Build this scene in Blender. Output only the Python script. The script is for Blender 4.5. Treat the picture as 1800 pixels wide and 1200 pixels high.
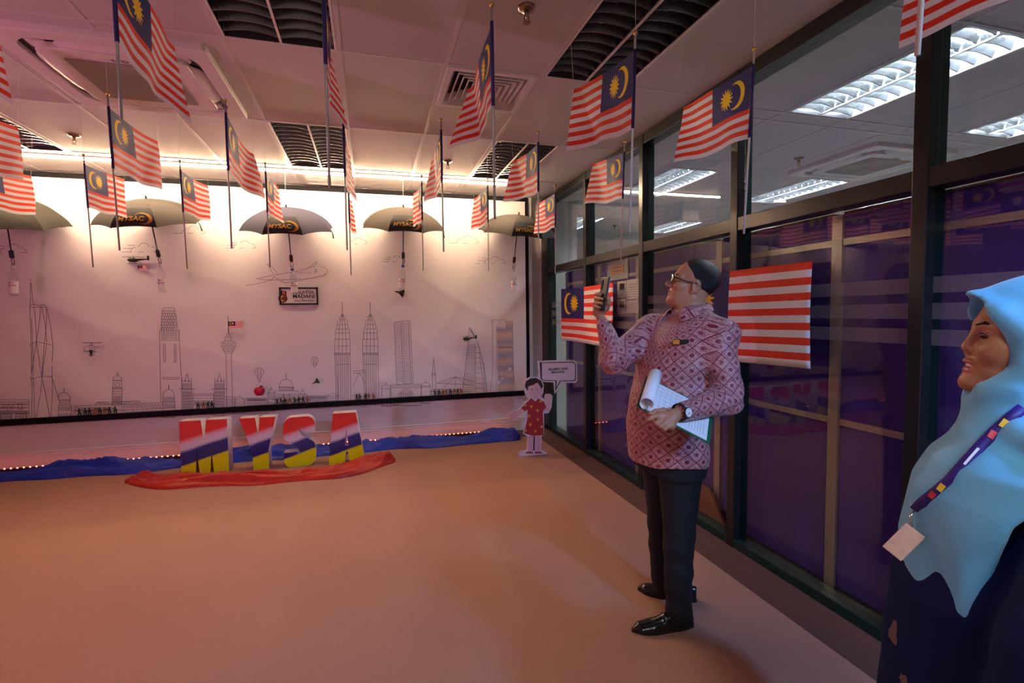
import bpy, bmesh, math, random
import numpy as np
from mathutils import Vector, Matrix
random.seed(7); rng = np.random.RandomState(3)
for o in list(bpy.data.objects): bpy.data.objects.remove(o)
scn = bpy.context.scene
COL = scn.collection

# ------------------------------------------------------------------ camera
F, YAW, PIT, ROL, CH = 881.22, .2769, -.0568, -.0119, 1.4626
_f = np.array([math.sin(YAW)*math.cos(PIT), math.cos(YAW)*math.cos(PIT), math.sin(PIT)])
_r = np.array([math.cos(YAW), -math.sin(YAW), 0.]); _u = np.cross(_r, _f)
CR = _r*math.cos(ROL)+_u*math.sin(ROL); CU = -_r*math.sin(ROL)+_u*math.cos(ROL); CW = _f
CO = np.array([0, 0, CH])
cam = bpy.data.cameras.new('camera'); cam.sensor_width = 36; cam.lens = F/1800*36; cam.clip_start = .02
camo = bpy.data.objects.new('camera', cam); COL.objects.link(camo)
camo.matrix_world = Matrix(((CR[0], CU[0], -CW[0], 0), (CR[1], CU[1], -CW[1], 0), (CR[2], CU[2], -CW[2], CH), (0, 0, 0, 1)))
scn.camera = camo
def ray(x, y): return CW+CR*(x-900)/F-CU*(y-600)/F
def onX(x, y, X): d = ray(x, y); return CO+d*(X/d[0])
def onY(x, y, Y): d = ray(x, y); return CO+d*(Y/d[1])
def onZ(x, y, Z): d = ray(x, y); return CO+d*((Z-CH)/d[2])
def onP(x, y, P0, n):
    d = ray(x, y); n = np.array(n, float); return CO+d*(np.dot(np.array(P0)-CO, n)/np.dot(d, n))

# ------------------------------------------------------------------ world, exposure, large lights
w = bpy.data.worlds.new('world'); scn.world = w; w.use_nodes = True
w.node_tree.nodes['Background'].inputs[0].default_value = (.05, .05, .06, 1)
w.node_tree.nodes['Background'].inputs[1].default_value = .3
vs = scn.view_settings; vs.view_transform = 'Standard'; vs.look = 'None'; vs.gamma = 1; vs.exposure = 0.0; vs.use_curve_mapping = False
G, D, CZ = 2.154, 5.94, 2.87         # glass plane, back wall, ceiling height
XL, YF = -7.6, -2.7                  # left wall, wall behind the camera
S, X0, YB = .5722, -.1128, 2.909     # ceiling grid module and origin
def lamp(name, kind, loc, col, power, size=.1, aim=None, size_y=None, angle=None):
    l = bpy.data.lights.new(name, kind); l.color = col; l.energy = power
    if kind == 'AREA':
        l.size = size
        if size_y: l.shape = 'RECTANGLE'; l.size_y = size_y
    elif kind in ('POINT', 'SPOT'): l.shadow_soft_size = size
    if angle: l.spot_size = angle; l.spot_blend = .6
    o = bpy.data.objects.new(name, l); COL.objects.link(o); o.location = loc
    if aim is not None:
        d = Vector(aim)-Vector(loc); o.rotation_euler = d.to_track_quat('-Z', 'Y').to_euler()
    return o
# coloured party spots of the decoration, standing out of view on the left and behind the photographer
lamp('party_spot_red', 'SPOT', (-3.7, .4, 1.9), (1, .20, .28), 105, .12, (-2.5, 4.3, .4), angle=1.9)
lamp('party_spot_violet', 'SPOT', (-3.6, 1.6, .5), (1, .38, .72), 95, .12, (-1.2, 2.9, 2.87), angle=2.3)
lamp('party_spot_blue', 'SPOT', (1.75, -.75, 2.5), (.16, .42, 1), 230, .08, (1.40, .75, 1.25), angle=1.15)
# cool fill from behind the photographer, added as an unseen ceiling lamp
lamp('rear_fill_lamp', 'AREA', (.6, -1.2, CZ-.06), (.88, .94, 1), 52, .5, (.6, -1.2, 0), 1.1)

# ------------------------------------------------------------------ materials
def node(nt, t, **kw):
    n = nt.nodes.new(t)
    for k, v in kw.items():
        if k == 'ins':
            for i, x in v.items(): n.inputs[i].default_value = x
        else: setattr(n, k, v)
    return n
def mat(name, col, rough=.6, metal=0, spec=.4, noise=.06, scale=30, bump=0, bscale=120, emit=None, estr=0, coat=0, alpha=None, trans=0, coord='Object'):
    m = bpy.data.materials.new(name); m.use_nodes = True; nt = m.node_tree; b = nt.nodes['Principled BSDF']
    b.inputs['Roughness'].default_value = rough; b.inputs['Metallic'].default_value = metal
    b.inputs['Specular IOR Level'].default_value = spec; b.inputs['Coat Weight'].default_value = coat
    b.inputs['Transmission Weight'].default_value = trans
    c = (*col, 1)
    tc = node(nt, 'ShaderNodeTexCoord')
    if noise:
        n = node(nt, 'ShaderNodeTexNoise', ins={'Scale': scale, 'Detail': 3}); nt.links.new(tc.outputs[coord], n.inputs['Vector'])
        r = node(nt, 'ShaderNodeMix', data_type='RGBA'); r.inputs[6].default_value = tuple(x*(1-noise) for x in col)+(1,); r.inputs[7].default_value = tuple(min(1, x*(1+noise)) for x in col)+(1,)
        nt.links.new(n.outputs['Fac'], r.inputs[0]); nt.links.new(r.outputs[2], b.inputs['Base Color'])
    else: b.inputs['Base Color'].default_value = c
    if bump:
        n2 = node(nt, 'ShaderNodeTexNoise', ins={'Scale': bscale, 'Detail': 4}); nt.links.new(tc.outputs[coord], n2.inputs['Vector'])
        bp = node(nt, 'ShaderNodeBump', ins={'Strength': bump, 'Distance': .01}); nt.links.new(n2.outputs['Fac'], bp.inputs['Height']); nt.links.new(bp.outputs[0], b.inputs['Normal'])
    if emit: b.inputs['Emission Color'].default_value = (*emit, 1); b.inputs['Emission Strength'].default_value = estr
    if alpha is not None: b.inputs['Alpha'].default_value = alpha
    return m
def glass_mat(name, tint=(1, 1, 1), ior=1.5, rough=.0, extra=0.0):
    m = bpy.data.materials.new(name); m.use_nodes = True; nt = m.node_tree; nt.nodes.clear()
    out = node(nt, 'ShaderNodeOutputMaterial'); mx = node(nt, 'ShaderNodeMixShader'); t = node(nt, 'ShaderNodeBsdfTransparent'); g = node(nt, 'ShaderNodeBsdfGlossy'); fr = node(nt, 'ShaderNodeFresnel')
    t.inputs[0].default_value = (*tint, 1); g.inputs['Roughness'].default_value = rough; fr.inputs[0].default_value = ior
    ge = node(nt, 'ShaderNodeNewGeometry'); nt.links.new(M_(nt, 'ADD', ior, M_(nt, 'MULTIPLY', ge.outputs['Backfacing'], 1/ior-ior)), fr.inputs[0])   # same reflectance from both faces of the sheet
    ad = node(nt, 'ShaderNodeMath', operation='ADD', use_clamp=True); ad.inputs[1].default_value = extra; nt.links.new(fr.outputs[0], ad.inputs[0])
    nt.links.new(ad.outputs[0], mx.inputs[0]); nt.links.new(t.outputs[0], mx.inputs[1]); nt.links.new(g.outputs[0], mx.inputs[2]); nt.links.new(mx.outputs[0], out.inputs[0])
    return m
def emis(name, col, s):
    return mat(name, (.8, .8, .8), noise=0, emit=col, estr=s)
def M_(nt, op, a, b=None, c=None, clamp=False):
    n = nt.nodes.new('ShaderNodeMath'); n.operation = op; n.use_clamp = clamp
    for i, x in enumerate((a, b, c)):
        if x is None: continue
        if isinstance(x, (int, float)): n.inputs[i].default_value = x
        else: nt.links.new(x, n.inputs[i])
    return n.outputs[0]
def mixc(nt, fac, a, b):
    n = nt.nodes.new('ShaderNodeMix'); n.data_type = 'RGBA'
    for i, x in ((0, fac), (6, a), (7, b)):
        if isinstance(x, (int, float)): n.inputs[i].default_value = x
        elif isinstance(x, tuple): n.inputs[i].default_value = (*x, 1)
        else: nt.links.new(x, n.inputs[i])
    return n.outputs[2]
def flag_mat(name, transl=.35):
    """national flag as a woven print: 14 stripes, blue canton, crescent and 14-pointed sun"""
    m = bpy.data.materials.new(name); m.use_nodes = True; nt = m.node_tree; b = nt.nodes['Principled BSDF']; out = nt.nodes['Material Output']
    uv = node(nt, 'ShaderNodeUVMap'); sp = node(nt, 'ShaderNodeSeparateXYZ'); nt.links.new(uv.outputs[0], sp.inputs[0])
    u, v = sp.outputs[0], sp.outputs[1]
    fl = M_(nt, 'FLOOR', M_(nt, 'MULTIPLY', v, 14.)); odd = M_(nt, 'MODULO', fl, 2.)        # top stripe (13) is red
    cans = M_(nt, 'MULTIPLY', M_(nt, 'LESS_THAN', u, .5), M_(nt, 'GREATER_THAN', v, 6/14))
    def dist(cx, cy):
        dx = M_(nt, 'SUBTRACT', M_(nt, 'MULTIPLY', u, 2.), cx); dy = M_(nt, 'SUBTRACT', v, cy)
        return dx, dy, M_(nt, 'SQRT', M_(nt, 'ADD', M_(nt, 'MULTIPLY', dx, dx), M_(nt, 'MULTIPLY', dy, dy)))
    _, _, d1 = dist(.37, .714); _, _, d2 = dist(.435, .714)
    cres = M_(nt, 'MULTIPLY', M_(nt, 'LESS_THAN', d1, .205), M_(nt, 'GREATER_THAN', d2, .178))
    dx, dy, d3 = dist(.60, .714)
    ang = M_(nt, 'MULTIPLY', M_(nt, 'ARCTAN2', dy, dx), 14/(2*math.pi))
    tri = M_(nt, 'ABSOLUTE', M_(nt, 'SUBTRACT', M_(nt, 'FRACT', M_(nt, 'ADD', ang, 20.)), .5))
    sun = M_(nt, 'LESS_THAN', d3, M_(nt, 'ADD', .085, M_(nt, 'MULTIPLY', tri, .17)))
    yel = M_(nt, 'MAXIMUM', cres, sun)
    c = mixc(nt, odd, (.82, .80, .82), (.78, .045, .02)); c = mixc(nt, cans, c, (.02, .015, .14)); c = mixc(nt, M_(nt, 'MULTIPLY', yel, cans), c, (.9, .62, .02))
    nt.links.new(c, b.inputs['Base Color']); b.inputs['Roughness'].default_value = .6; b.inputs['Specular IOR Level'].default_value = .25
    if transl:
        t = node(nt, 'ShaderNodeBsdfTranslucent'); nt.links.new(c, t.inputs[0]); mx = node(nt, 'ShaderNodeMixShader', ins={0: transl})
        nt.links.new(b.outputs[0], mx.inputs[1]); nt.links.new(t.outputs[0], mx.inputs[2]); nt.links.new(mx.outputs[0], out.inputs[0])
    return m

# ------------------------------------------------------------------ object helpers
def link(o, parent=None):
    COL.objects.link(o)
    if parent is not None: o.parent = parent
    return o
def tag(o, label=None, cat=None, group=None, kind=None):
    if label: o['label'] = label
    if cat: o['category'] = cat
    if group: o['group'] = group
    if kind: o['kind'] = kind
    return o
def thing(name, label, cat, loc=(0, 0, 0), group=None, rot=None):
    o = bpy.data.objects.new(name, None); o.empty_display_size = .05; link(o); o.location = loc
    if rot is not None: o.rotation_euler = rot
    return tag(o, label, cat, group)
def obj(name, me, parent=None, m=None, smooth=False):
    if m is not None:
        for x in (m if isinstance(m, (list, tuple)) else [m]): me.materials.append(x)
    if smooth: me.polygons.foreach_set('use_smooth', [True]*len(me.polygons))
    return link(bpy.data.objects.new(name, me), parent)
def mesh(name, v, f, uv=None):
    me = bpy.data.meshes.new(name); me.from_pydata([tuple(map(float, p)) for p in v], [], [tuple(map(int, q)) for q in f])
    if uv is not None:
        l = me.uv_layers.new(name='UVMap'); idx = np.zeros(len(me.loops), int); me.loops.foreach_get('vertex_index', idx)
        l.data.foreach_set('uv', np.asarray(uv, float)[idx].ravel())
    me.update(); return me
class MB:
    def __init__(s): s.v = []; s.f = []
    def add(s, v, f):
        n = len(s.v); s.v += [tuple(p) for p in v]; s.f += [tuple(i+n for i in q) for q in f]; return s
    def box(s, a, b):
        x0, y0, z0 = a; x1, y1, z1 = b
        return s.add([(x0, y0, z0), (x1, y0, z0), (x1, y1, z0), (x0, y1, z0), (x0, y0, z1), (x1, y0, z1), (x1, y1, z1), (x0, y1, z1)],
                     [(0, 3, 2, 1), (4, 5, 6, 7), (0, 1, 5, 4), (1, 2, 6, 5), (2, 3, 7, 6), (3, 0, 4, 7)])
    def hexa(s, p8): return s.add(p8, [(0, 3, 2, 1), (4, 5, 6, 7), (0, 1, 5, 4), (1, 2, 6, 5), (2, 3, 7, 6), (3, 0, 4, 7)])
    def tube(s, pts, r, n=8, caps=True, closed=False):
        pts = [Vector(p) for p in pts]; N = len(pts); rs = r if isinstance(r, (list, tuple)) else [r]*N
        rings = []; prev = None
        for i, p in enumerate(pts):
            t = (pts[(i+1) % N]-pts[i-1]) if closed else (pts[min(i+1, N-1)]-pts[max(i-1, 0)]); t.normalize()
            if prev is None: a = t.orthogonal().normalized()
            else: a = (prev-t*prev.dot(t)).normalized()
            prev = a; b = t.cross(a)
            rings.append([p+a*math.cos(2*math.pi*k/n)*rs[i]+b*math.sin(2*math.pi*k/n)*rs[i] for k in range(n)])
        v = [q for R in rings for q in R]; f = []
        for i in range(N if closed else N-1):
            j = (i+1) % N
            for k in range(n): f.append((i*n+k, i*n+(k+1) % n, j*n+(k+1) % n, j*n+k))
        if caps and not closed: f.append(tuple(range(n-1, -1, -1))); f.append(tuple((N-1)*n+k for k in range(n)))
        return s.add(v, f)
    def lathe(s, prof, c=(0, 0, 0), n=20):
        v = []; f = []
        for r, z in prof: v += [(c[0]+r*math.cos(2*math.pi*k/n), c[1]+r*math.sin(2*math.pi*k/n), c[2]+z) for k in range(n)]
        for i in range(len(prof)-1):
            for k in range(n): f.append((i*n+k, i*n+(k+1) % n, (i+1)*n+(k+1) % n, (i+1)*n+k))
        f.append(tuple(range(n-1, -1, -1))); f.append(tuple((len(prof)-1)*n+k for k in range(n)))
        return s.add(v, f)
    def ball(s, c, r, n=12, m=8):
        rr = r if isinstance(r, (list, tuple)) else (r, r, r); v = []; f = []
        for i in range(m+1):
            a = math.pi*i/m-math.pi/2
            for k in range(n):
                b = 2*math.pi*k/n; v.append((c[0]+rr[0]*math.cos(a)*math.cos(b), c[1]+rr[1]*math.cos(a)*math.sin(b), c[2]+rr[2]*math.sin(a)))
        for i in range(m):
            for k in range(n): f.append((i*n+k, i*n+(k+1) % n, (i+1)*n+(k+1) % n, (i+1)*n+k))
        return s.add(v, f)
    def me(s, name): return mesh(name, s.v, s.f)
    def build(s, name, m, parent=None, smooth=False): return obj(name, s.me(name), parent, m, smooth)
def bevel(o, wd, seg=2):
    b = o.modifiers.new('bevel', 'BEVEL'); b.width = wd; b.segments = seg; b.limit_method = 'ANGLE'; return o
def box(name, a, b, m, parent=None, bev=0):
    o = MB().box(a, b).build(name, m, parent)
    if bev: bevel(o, bev)
    return o
def curve_mesh(polys, extr, name='x', bev=0):
    """filled flat outlines (holes allowed), extruded to thickness 2*extr, lying in XY"""
    cu = bpy.data.curves.new(name, 'CURVE'); cu.dimensions = '2D'; cu.fill_mode = 'BOTH'; cu.extrude = extr; cu.bevel_depth = bev
    for P in polys:
        sp = cu.splines.new('POLY'); sp.points.add(len(P)-1); sp.use_cyclic_u = True
        for q, p in zip(sp.points, P): q.co = (p[0], p[1], 0, 1)
    o = bpy.data.objects.new(name, cu); COL.objects.link(o)
    me = bpy.data.meshes.new_from_object(o.evaluated_get(bpy.context.evaluated_depsgraph_get())); bpy.data.objects.remove(o); bpy.data.curves.remove(cu)
    me.name = name; return me
def text_mesh(s, size, extr=.0008, bold=0, shear=0, align='CENTER', space=1.0, name='lettering'):
    cu = bpy.data.curves.new(name, 'FONT'); cu.body = s; cu.size = size; cu.extrude = extr; cu.offset = bold; cu.shear = shear; cu.align_x = align; cu.align_y = 'CENTER'; cu.space_character = space; cu.space_line = .8; cu.resolution_u = 3
    o = bpy.data.objects.new(name, cu); COL.objects.link(o)
    me = bpy.data.meshes.new_from_object(o.evaluated_get(bpy.context.evaluated_depsgraph_get())); bpy.data.objects.remove(o); bpy.data.curves.remove(cu)
    me.name = name; return me
def xform(me, mtx): me.transform(Matrix(mtx)); me.update(); return me
def frame(o, x, y, z=None):
    """matrix with given origin and x / y axes (columns)"""
    x = Vector(x).normalized(); y = Vector(y); y = (y-x*y.dot(x)).normalized(); z = x.cross(y)
    return Matrix(((x[0], y[0], z[0], o[0]), (x[1], y[1], z[1], o[1]), (x[2], y[2], z[2], o[2]), (0, 0, 0, 1)))
STAND = lambda o: frame(o, (1, 0, 0), (0, 0, 1))       # flat XY drawing set upright facing -Y
def copy_tree(o, parent=None):
    c = o.copy(); COL.objects.link(c); c.parent = parent
    for ch in [q for q in o.children]: copy_tree(ch, c)
    return c

mWALL = mat('wall_paint', (.78, .74, .70), .7, bump=.05, bscale=200)
mTILE = mat('ceiling_tile', (.62, .585, .575), .85, noise=.12, scale=260, bump=.25, bscale=350)
mRAIL = mat('ceiling_grid', (.66, .62, .60), .45)
mBLACK = mat('black_powder_coat', (.012, .014, .014), .28, spec=.5)
mGREEN = mat('dark_green_coat', (.006, .03, .028), .25, spec=.5)
mALU = mat('aluminium_trim', (.42, .38, .34), .4, .5)
mGLASS = glass_mat('clear_glass', (.93, .95, .95))
mPURPLE = mat('purple_fabric', (.050, .024, .24), .8, noise=.15, scale=200, bump=.2, bscale=600)
mWHITE = mat('white_plastic', (.75, .72, .70), .4)
mDARK = mat('dark_plastic', (.02, .02, .022), .4)
mINK = mat('black_ink', (.03, .03, .035), .7)
mGREYINK = mat('grey_ink', (.16, .15, .17), .8)

# ------------------------------------------------------------------ carpet
def carpet(name, c1, c2, sc=350):
    m = bpy.data.materials.new(name); m.use_nodes = True; nt = m.node_tree; b = nt.nodes['Principled BSDF']
    tc = node(nt, 'ShaderNodeTexCoord'); n1 = node(nt, 'ShaderNodeTexNoise', ins={'Scale': sc, 'Detail': 4, 'Roughness': .7}); n2 = node(nt, 'ShaderNodeTexNoise', ins={'Scale': 1.3, 'Detail': 4})
    n3 = node(nt, 'ShaderNodeTexVoronoi', ins={'Scale': sc*.6})
    for n in (n1, n2, n3): nt.links.new(tc.outputs['Object'], n.inputs['Vector'])
    c = mixc(nt, n1.outputs['Fac'], c1, c2); c = mixc(nt, M_(nt, 'MULTIPLY', n2.outputs['Fac'], .35), c, tuple(x*.72 for x in c1))
    nt.links.new(c, b.inputs['Base Color']); b.inputs['Roughness'].default_value = .95; b.inputs['Specular IOR Level'].default_value = .1
    bp = node(nt, 'ShaderNodeBump', ins={'Strength': .5, 'Distance': .004}); nt.links.new(n3.outputs['Distance'], bp.inputs['Height']); nt.links.new(bp.outputs[0], b.inputs['Normal'])
    return m
mCARPET = carpet('beige_carpet', (.35, .18, .125), (.53, .30, .22)); mCARPET2 = carpet('brown_carpet', (.105, .052, .042), (.17, .09, .072))
EX = 1.88; EY = 5.62
fl = tag(box('floor', (XL, YF, -.08), (9, 10, -.004), mCARPET2), kind='structure')
o = box('carpet_field', (XL, YF, -.004), (EX, EY, 0), mCARPET, fl)
o = box('carpet_border', (EX, YF, -.004), (G+.05, D, 0), mCARPET2, fl); box('carpet_border', (XL, EY, -.004), (EX, D, 0), mCARPET2, fl)
box('office_carpet', (G+.05, YF, -.004), (9, 10, 0), carpet('office_carpet', (.3, .28, .29), (.4, .38, .38)), fl)

# ------------------------------------------------------------------ walls
wb_ = tag(box('wall_back', (XL, D, 0), (1.955, D+.15, CZ+.2), mWALL), kind='structure')
tag(box('wall_corner', (1.955, D+.12, 0), (G+.06, D+.27, CZ+.2), mWALL), kind='structure')
tag(box('wall_left', (XL-.15, YF, 0), (XL, D+.15, CZ+.2), mat('left_wall_paint', (.30, .27, .30), .7)), kind='structure')
tag(box('wall_front', (XL, YF-.15, 0), (9, YF, CZ+.2), mWALL), kind='structure')
tag(box('wall_office_end', (9, YF, 0), (9.15, 10, CZ+.2), mat('office_wall', (.8, .72, .62), .7)), kind='structure')
tag(box('wall_office_far', (G+.05, 10, 0), (9, 10.15, CZ+.2), mat('office_far_wall', (.75, .70, .64), .7)), kind='structure')
tag(box('wall_office_column', (G+.14, D+.1, 0), (G+.45, D+.5, CZ+.2), mat('column_paint', (.62, .62, .58), .6)), kind='structure')
bs = tag(bpy.data.objects.new('baseboard_back', None), kind='structure'); link(bs)
box('baseboard_board', (XL, D-.016, 0), (1.955, D, .15), mWALL, bs, .004)
box('baseboard_cap', (XL, D-.022, .15), (1.955, D, .165), mWALL, bs, .004); box('baseboard_bead', (XL, D-.02, .125), (1.955, D, .135), mWALL, bs, .003)
box('baseboard_return', (1.955, D+.1, 0), (G, D+.12, .12), mWALL, bs, .004)

# ------------------------------------------------------------------ ceiling grid
def gx(k): return X0+S*k
def gy(n): return YB+2*S*n
ceil = tag(box('ceiling', (XL, YF, CZ+.19), (9, 10, CZ+.25), mat('ceiling_slab', (.25, .24, .24), .9)), kind='structure')
tile_me = {}
def tile(x0, x1, y0, y1, name='ceiling_tile'):
    key = (round(x1-x0, 3), round(y1-y0, 3))
    if key not in tile_me:
        me = MB().box((0, 0, 0), (key[0], key[1], .015)).me('ceiling_tile'); me.materials.append(mTILE); tile_me[key] = me
    o = bpy.data.objects.new(name, tile_me[key]); link(o, ceil); o.location = (x0, y0, CZ+.004); return o
FIX = {(-1, -1), (2, -1), (-1, 1), (2, 1), (-5, 1), (-4, -1)}           # (column k, row n) taken by louvre lamps
ACS = {(-3, 0), (-2, 0)}; VENT = (1, 0)
for k in range(-14, 4):
    for n in range(-5, 3):
        xa, xb, ya, yb_ = max(gx(k), XL), min(gx(k+1), G), max(gy(n), YF), min(gy(n+1), D)
        if xb-xa < .03 or yb_-ya < .03: continue
        if (k, n) in FIX or (k, n) in ACS: continue
        if (k, n) == VENT: tile(xa, xb, gy(0)+S, yb_); continue
        tile(xa, xb, ya, yb_)
rail = lambda a, b, p=ceil: box('grid_rail', a, b, mRAIL, p)
for k in range(-13, 5):
    rail((gx(k)-.012, YF, CZ), (gx(k)+.012, D, CZ+.004))
for n in range(-4, 3): rail((XL, gy(n)-.012, CZ-.0005), (G, gy(n)+.012, CZ+.0035))
rail((gx(1), gy(0)+S-.012, CZ-.0005), (gx(2), gy(0)+S+.012, CZ+.0035))
# office side of the same ceiling
OX = 2.9
def ox(k): return OX+S*k
OROW = [(1.85, 3.0), (4.4, 5.55), (6.95, 8.1)]; OCOL = [0, 3, 6]
ys = [-2.7, -1.6, -.45, .7, 1.85, 3.0, 3.15, 4.4, 5.55, 6.95, 8.1, 10]
for k in range(-2, 11):
    xa, xb = max(ox(k), G), min(ox(k+1), 9)
    if xb-xa < .03: continue
    for a, b in zip(ys[:-1], ys[1:]):
        if k in OCOL and any(abs(a-r[0]) < .01 for r in OROW): continue
        if k in (2, 3) and (a, b) == (3.15, 4.4): continue
        tile(xa, xb, a, b)
    rail((max(ox(k), G)-.012, YF, CZ), (max(ox(k), G)+.012, 10, CZ+.004))
for y in ys: rail((G, y-.012, CZ-.0005), (9, y+.012, CZ+.0035))

# ------------------------------------------------------------------ louvre ceiling lamps
mHOUSE = mat('lamp_housing', (.10, .095, .095), .35, .6); mBLADE = mat('louvre_blade', (.13, .125, .125), .22, .75); mEDGE = mat('lamp_edge', (.85, .8, .76), .35, .3)
mTUBEOFF = mat('tube_off', (.55, .55, .55), .3); mTUBEON = emis('tube_lit', (.86, .95, 1.0), 240)
mHOUSE2 = mat('lamp_housing_lit', (.7, .72, .75), .3, .2); mBLADE2 = mat('louvre_blade_lit', (.30, .32, .35), .18, .8)  # lit copies paler, unlit ones darkened: light and shade put into the colour
def louvre(lit):
    t = thing('louvre_ceiling_lamp', 'x', 'ceiling lamp', (0, 0, CZ))
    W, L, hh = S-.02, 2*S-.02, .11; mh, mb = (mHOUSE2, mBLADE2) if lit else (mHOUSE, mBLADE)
    b = MB(); th = .004
    b.box((0, 0, hh), (W, L, hh+th)); b.box((0, 0, 0), (th, L, hh)); b.box((W-th, 0, 0), (W, L, hh)); b.box((0, 0, 0), (W, th, hh)); b.box((0, L-th, 0), (W, L, hh))
    b.build('housing', mh, t)
    for x in (.004, W/2-.006, W-.016): box('edge_rail', (x, .004, -.003), (x+.012, L-.004, .006), mEDGE, t)
    for i in range(13):
        y = L*(i+.5)/13
        for x0, x1 in ((.018, W/2-.008), (W/2+.008, W-.018)):
            v = []
            n = 8
            for j in range(n+1):
                x = x0+(x1-x0)*j/n; q = 4*(j/n)*(1-j/n); top = .055; bot = .004+.016*q
                v += [(x, y-.004, bot), (x, y+.004, bot), (x, y+.018, top), (x, y-.018, top)]
            f = []
            for j in range(n):
                a = 4*j; c = a+4
                for s_ in range(4): f.append((a+s_, a+(s_+1) % 4, c+(s_+1) % 4, c+s_))
            f += [(3, 2, 1, 0), (4*n, 4*n+1, 4*n+2, 4*n+3)]
            MB().add(v, f).build('louvre_blade', mb, t)
    for x in (W*.26, W*.74): MB().tube([(x, .03, .082), (x, L-.03, .082)], .013, 8).build('lamp_tube', mTUBEON if lit else mTUBEOFF, t, True)
    return t
pl = louvre(False); first = True
names = {(-1, -1): 'unlit louvre ceiling lamp beside the dark hanging flags, nearest the ceiling cassette', (2, -1): 'unlit louvre ceiling lamp in front of the square air diffuser, toward the glass partition',
         (-1, 1): 'unlit louvre ceiling lamp at the wall above the blue umbrella', (2, 1): 'unlit louvre ceiling lamp above the umbrella nearest the glass corner', (-5, 1): 'unlit louvre ceiling lamp near the wall beyond the air cassette'}
for kn, lab in names.items():
    o = pl if first else copy_tree(pl); first = False
    o.location = (gx(kn[0])+.01, gy(kn[1])+.01, CZ+.001); tag(o, lab, 'ceiling lamp', 'unlit louvre lamps of the room')
o = copy_tree(pl); o.location = (gx(-4)+.01, gy(-1)+.01, CZ+.001); tag(o, 'unlit louvre ceiling lamp out over the open floor', 'ceiling lamp', 'unlit louvre lamps of the room')
ll = louvre(True); first = True
for ci, k in enumerate(OCOL):
    for ri, rw in enumerate(OROW):
        o = ll if first else copy_tree(ll); first = False
        o.location = (ox(k)+.01, rw[0]+.005, CZ+.001)
        lab = 'lit white office ceiling lamp, ' + ['first', 'second', 'third'][ci] + ' row past the glass, ' + ['by the air cassette', 'beyond the air cassette', 'by the far office wall'][ri]
        tag(o, lab, 'ceiling lamp', 'lit louvre lamps of the office')

# ------------------------------------------------------------------ air cassettes, diffuser, sprinklers
mGRILLE = bpy.data.materials.new('intake_grille'); mGRILLE.use_nodes = True
nt = mGRILLE.node_tree; tc = node(nt, 'ShaderNodeTexCoord'); wv = node(nt, 'ShaderNodeTexWave', ins={'Scale': 38.}); nt.links.new(tc.outputs['Object'], wv.inputs['Vector'])
nt.links.new(mixc(nt, wv.outputs['Fac'], (.12, .10, .09), (.42, .37, .34)), nt.nodes['Principled BSDF'].inputs['Base Color'])
def rsq(h, r, n=6):
    out = []
    for cx, cy, a0 in ((h-r, h-r, 0), (-h+r, h-r, 90), (-h+r, -h+r, 180), (h-r, -h+r, 270)):
        for i in range(n+1):
            a = math.radians(a0+90*i/n); out.append((cx+r*math.cos(a), cy+r*math.sin(a)))
    return out
def cassette(loc, label):
    t = thing('air_cassette', label, 'air conditioner', loc)
    box('casing', (-.42, -.42, -.012), (.42, .42, .12), mDARK, t)
    me = curve_mesh([rsq(.475, .02), rsq(.405, .12)], .016, 'bezel', .004); xform(me, Matrix.Translation((0, 0, -.016))); obj('bezel', me, t, mWHITE)
    me = curve_mesh([rsq(.335, .06)], .012, 'front_panel', .006); xform(me, Matrix.Translation((0, 0, -.030))); obj('front_panel', me, t, mWHITE)
    me = curve_mesh([rsq(.245, .01)], .003, 'intake_grille'); xform(me, Matrix.Translation((0, 0, -.05))); obj('intake_grille', me, t, mGRILLE)
    for i in range(4):
        R = Matrix.Rotation(math.pi/2*i, 4, 'Z'); v = []; f = []
        for j in range(13):
            s_ = -1+2*j/12; x = .25*s_; q = 1-s_**4
            for a in range(5):
                y = .335+.062*a/4*q**.5 if q > 0 else .335
                z = -.02-.028*math.sin(math.pi*.5*(1-a/4))*q**.5
                v.append(R @ Vector((x, y, z)))
        for j in range(12):
            for a in range(4): f.append((j*5+a, j*5+a+1, (j+1)*5+a+1, (j+1)*5+a))
        o = obj('air_vane', mesh('air_vane', v, f), t, mWHITE, True); sd = o.modifiers.new('s', 'SOLIDIFY'); sd.thickness = .005
    for sx in (-1, 1):
        for sy in (-1, 1): box('corner_block', (min(sx*.27, sx*.36), min(sy*.27, sy*.36), -.022), (max(sx*.27, sx*.36), max(sy*.27, sy*.36), -.0), mWHITE, t, .01)
    me = text_mesh('CU-2', .035, .0004, .0006); xform(me, Matrix.Translation((.02, -.275, -.0488)) @ Matrix.Rotation(math.pi, 4, 'X') @ Matrix.Rotation(math.pi, 4, 'Z')); obj('lettering', me, t, mINK)
    return t
cassette(((gx(-3)+gx(-1))/2, gy(0)+S, CZ), 'white four-way ceiling air cassette above the hanging flags')
ring = MB().box((gx(-3), gy(0), CZ+.002), (gx(-1), gy(1), CZ+.018)).build('ceiling_tile', mTILE, ceil)
cassette((ox(3)+.02, 3.78, CZ), 'white ceiling air cassette behind the glass partition')
MB().box((ox(2), 3.15, CZ+.002), (ox(4), 4.4, CZ+.018)).build('ceiling_tile', mTILE, ceil)
t = thing('air_diffuser', 'square four-way air diffuser with nested slanting vanes in the ceiling', 'air vent', (gx(1)+S/2, gy(0)+S/2, CZ))
box('duct', (-.25, -.25, .06), (.25, .25, .12), mDARK, t)
me = curve_mesh([rsq(.275, .004), rsq(.24, .004)], .006, 'frame'); obj('frame', me, t, mWHITE)
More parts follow.
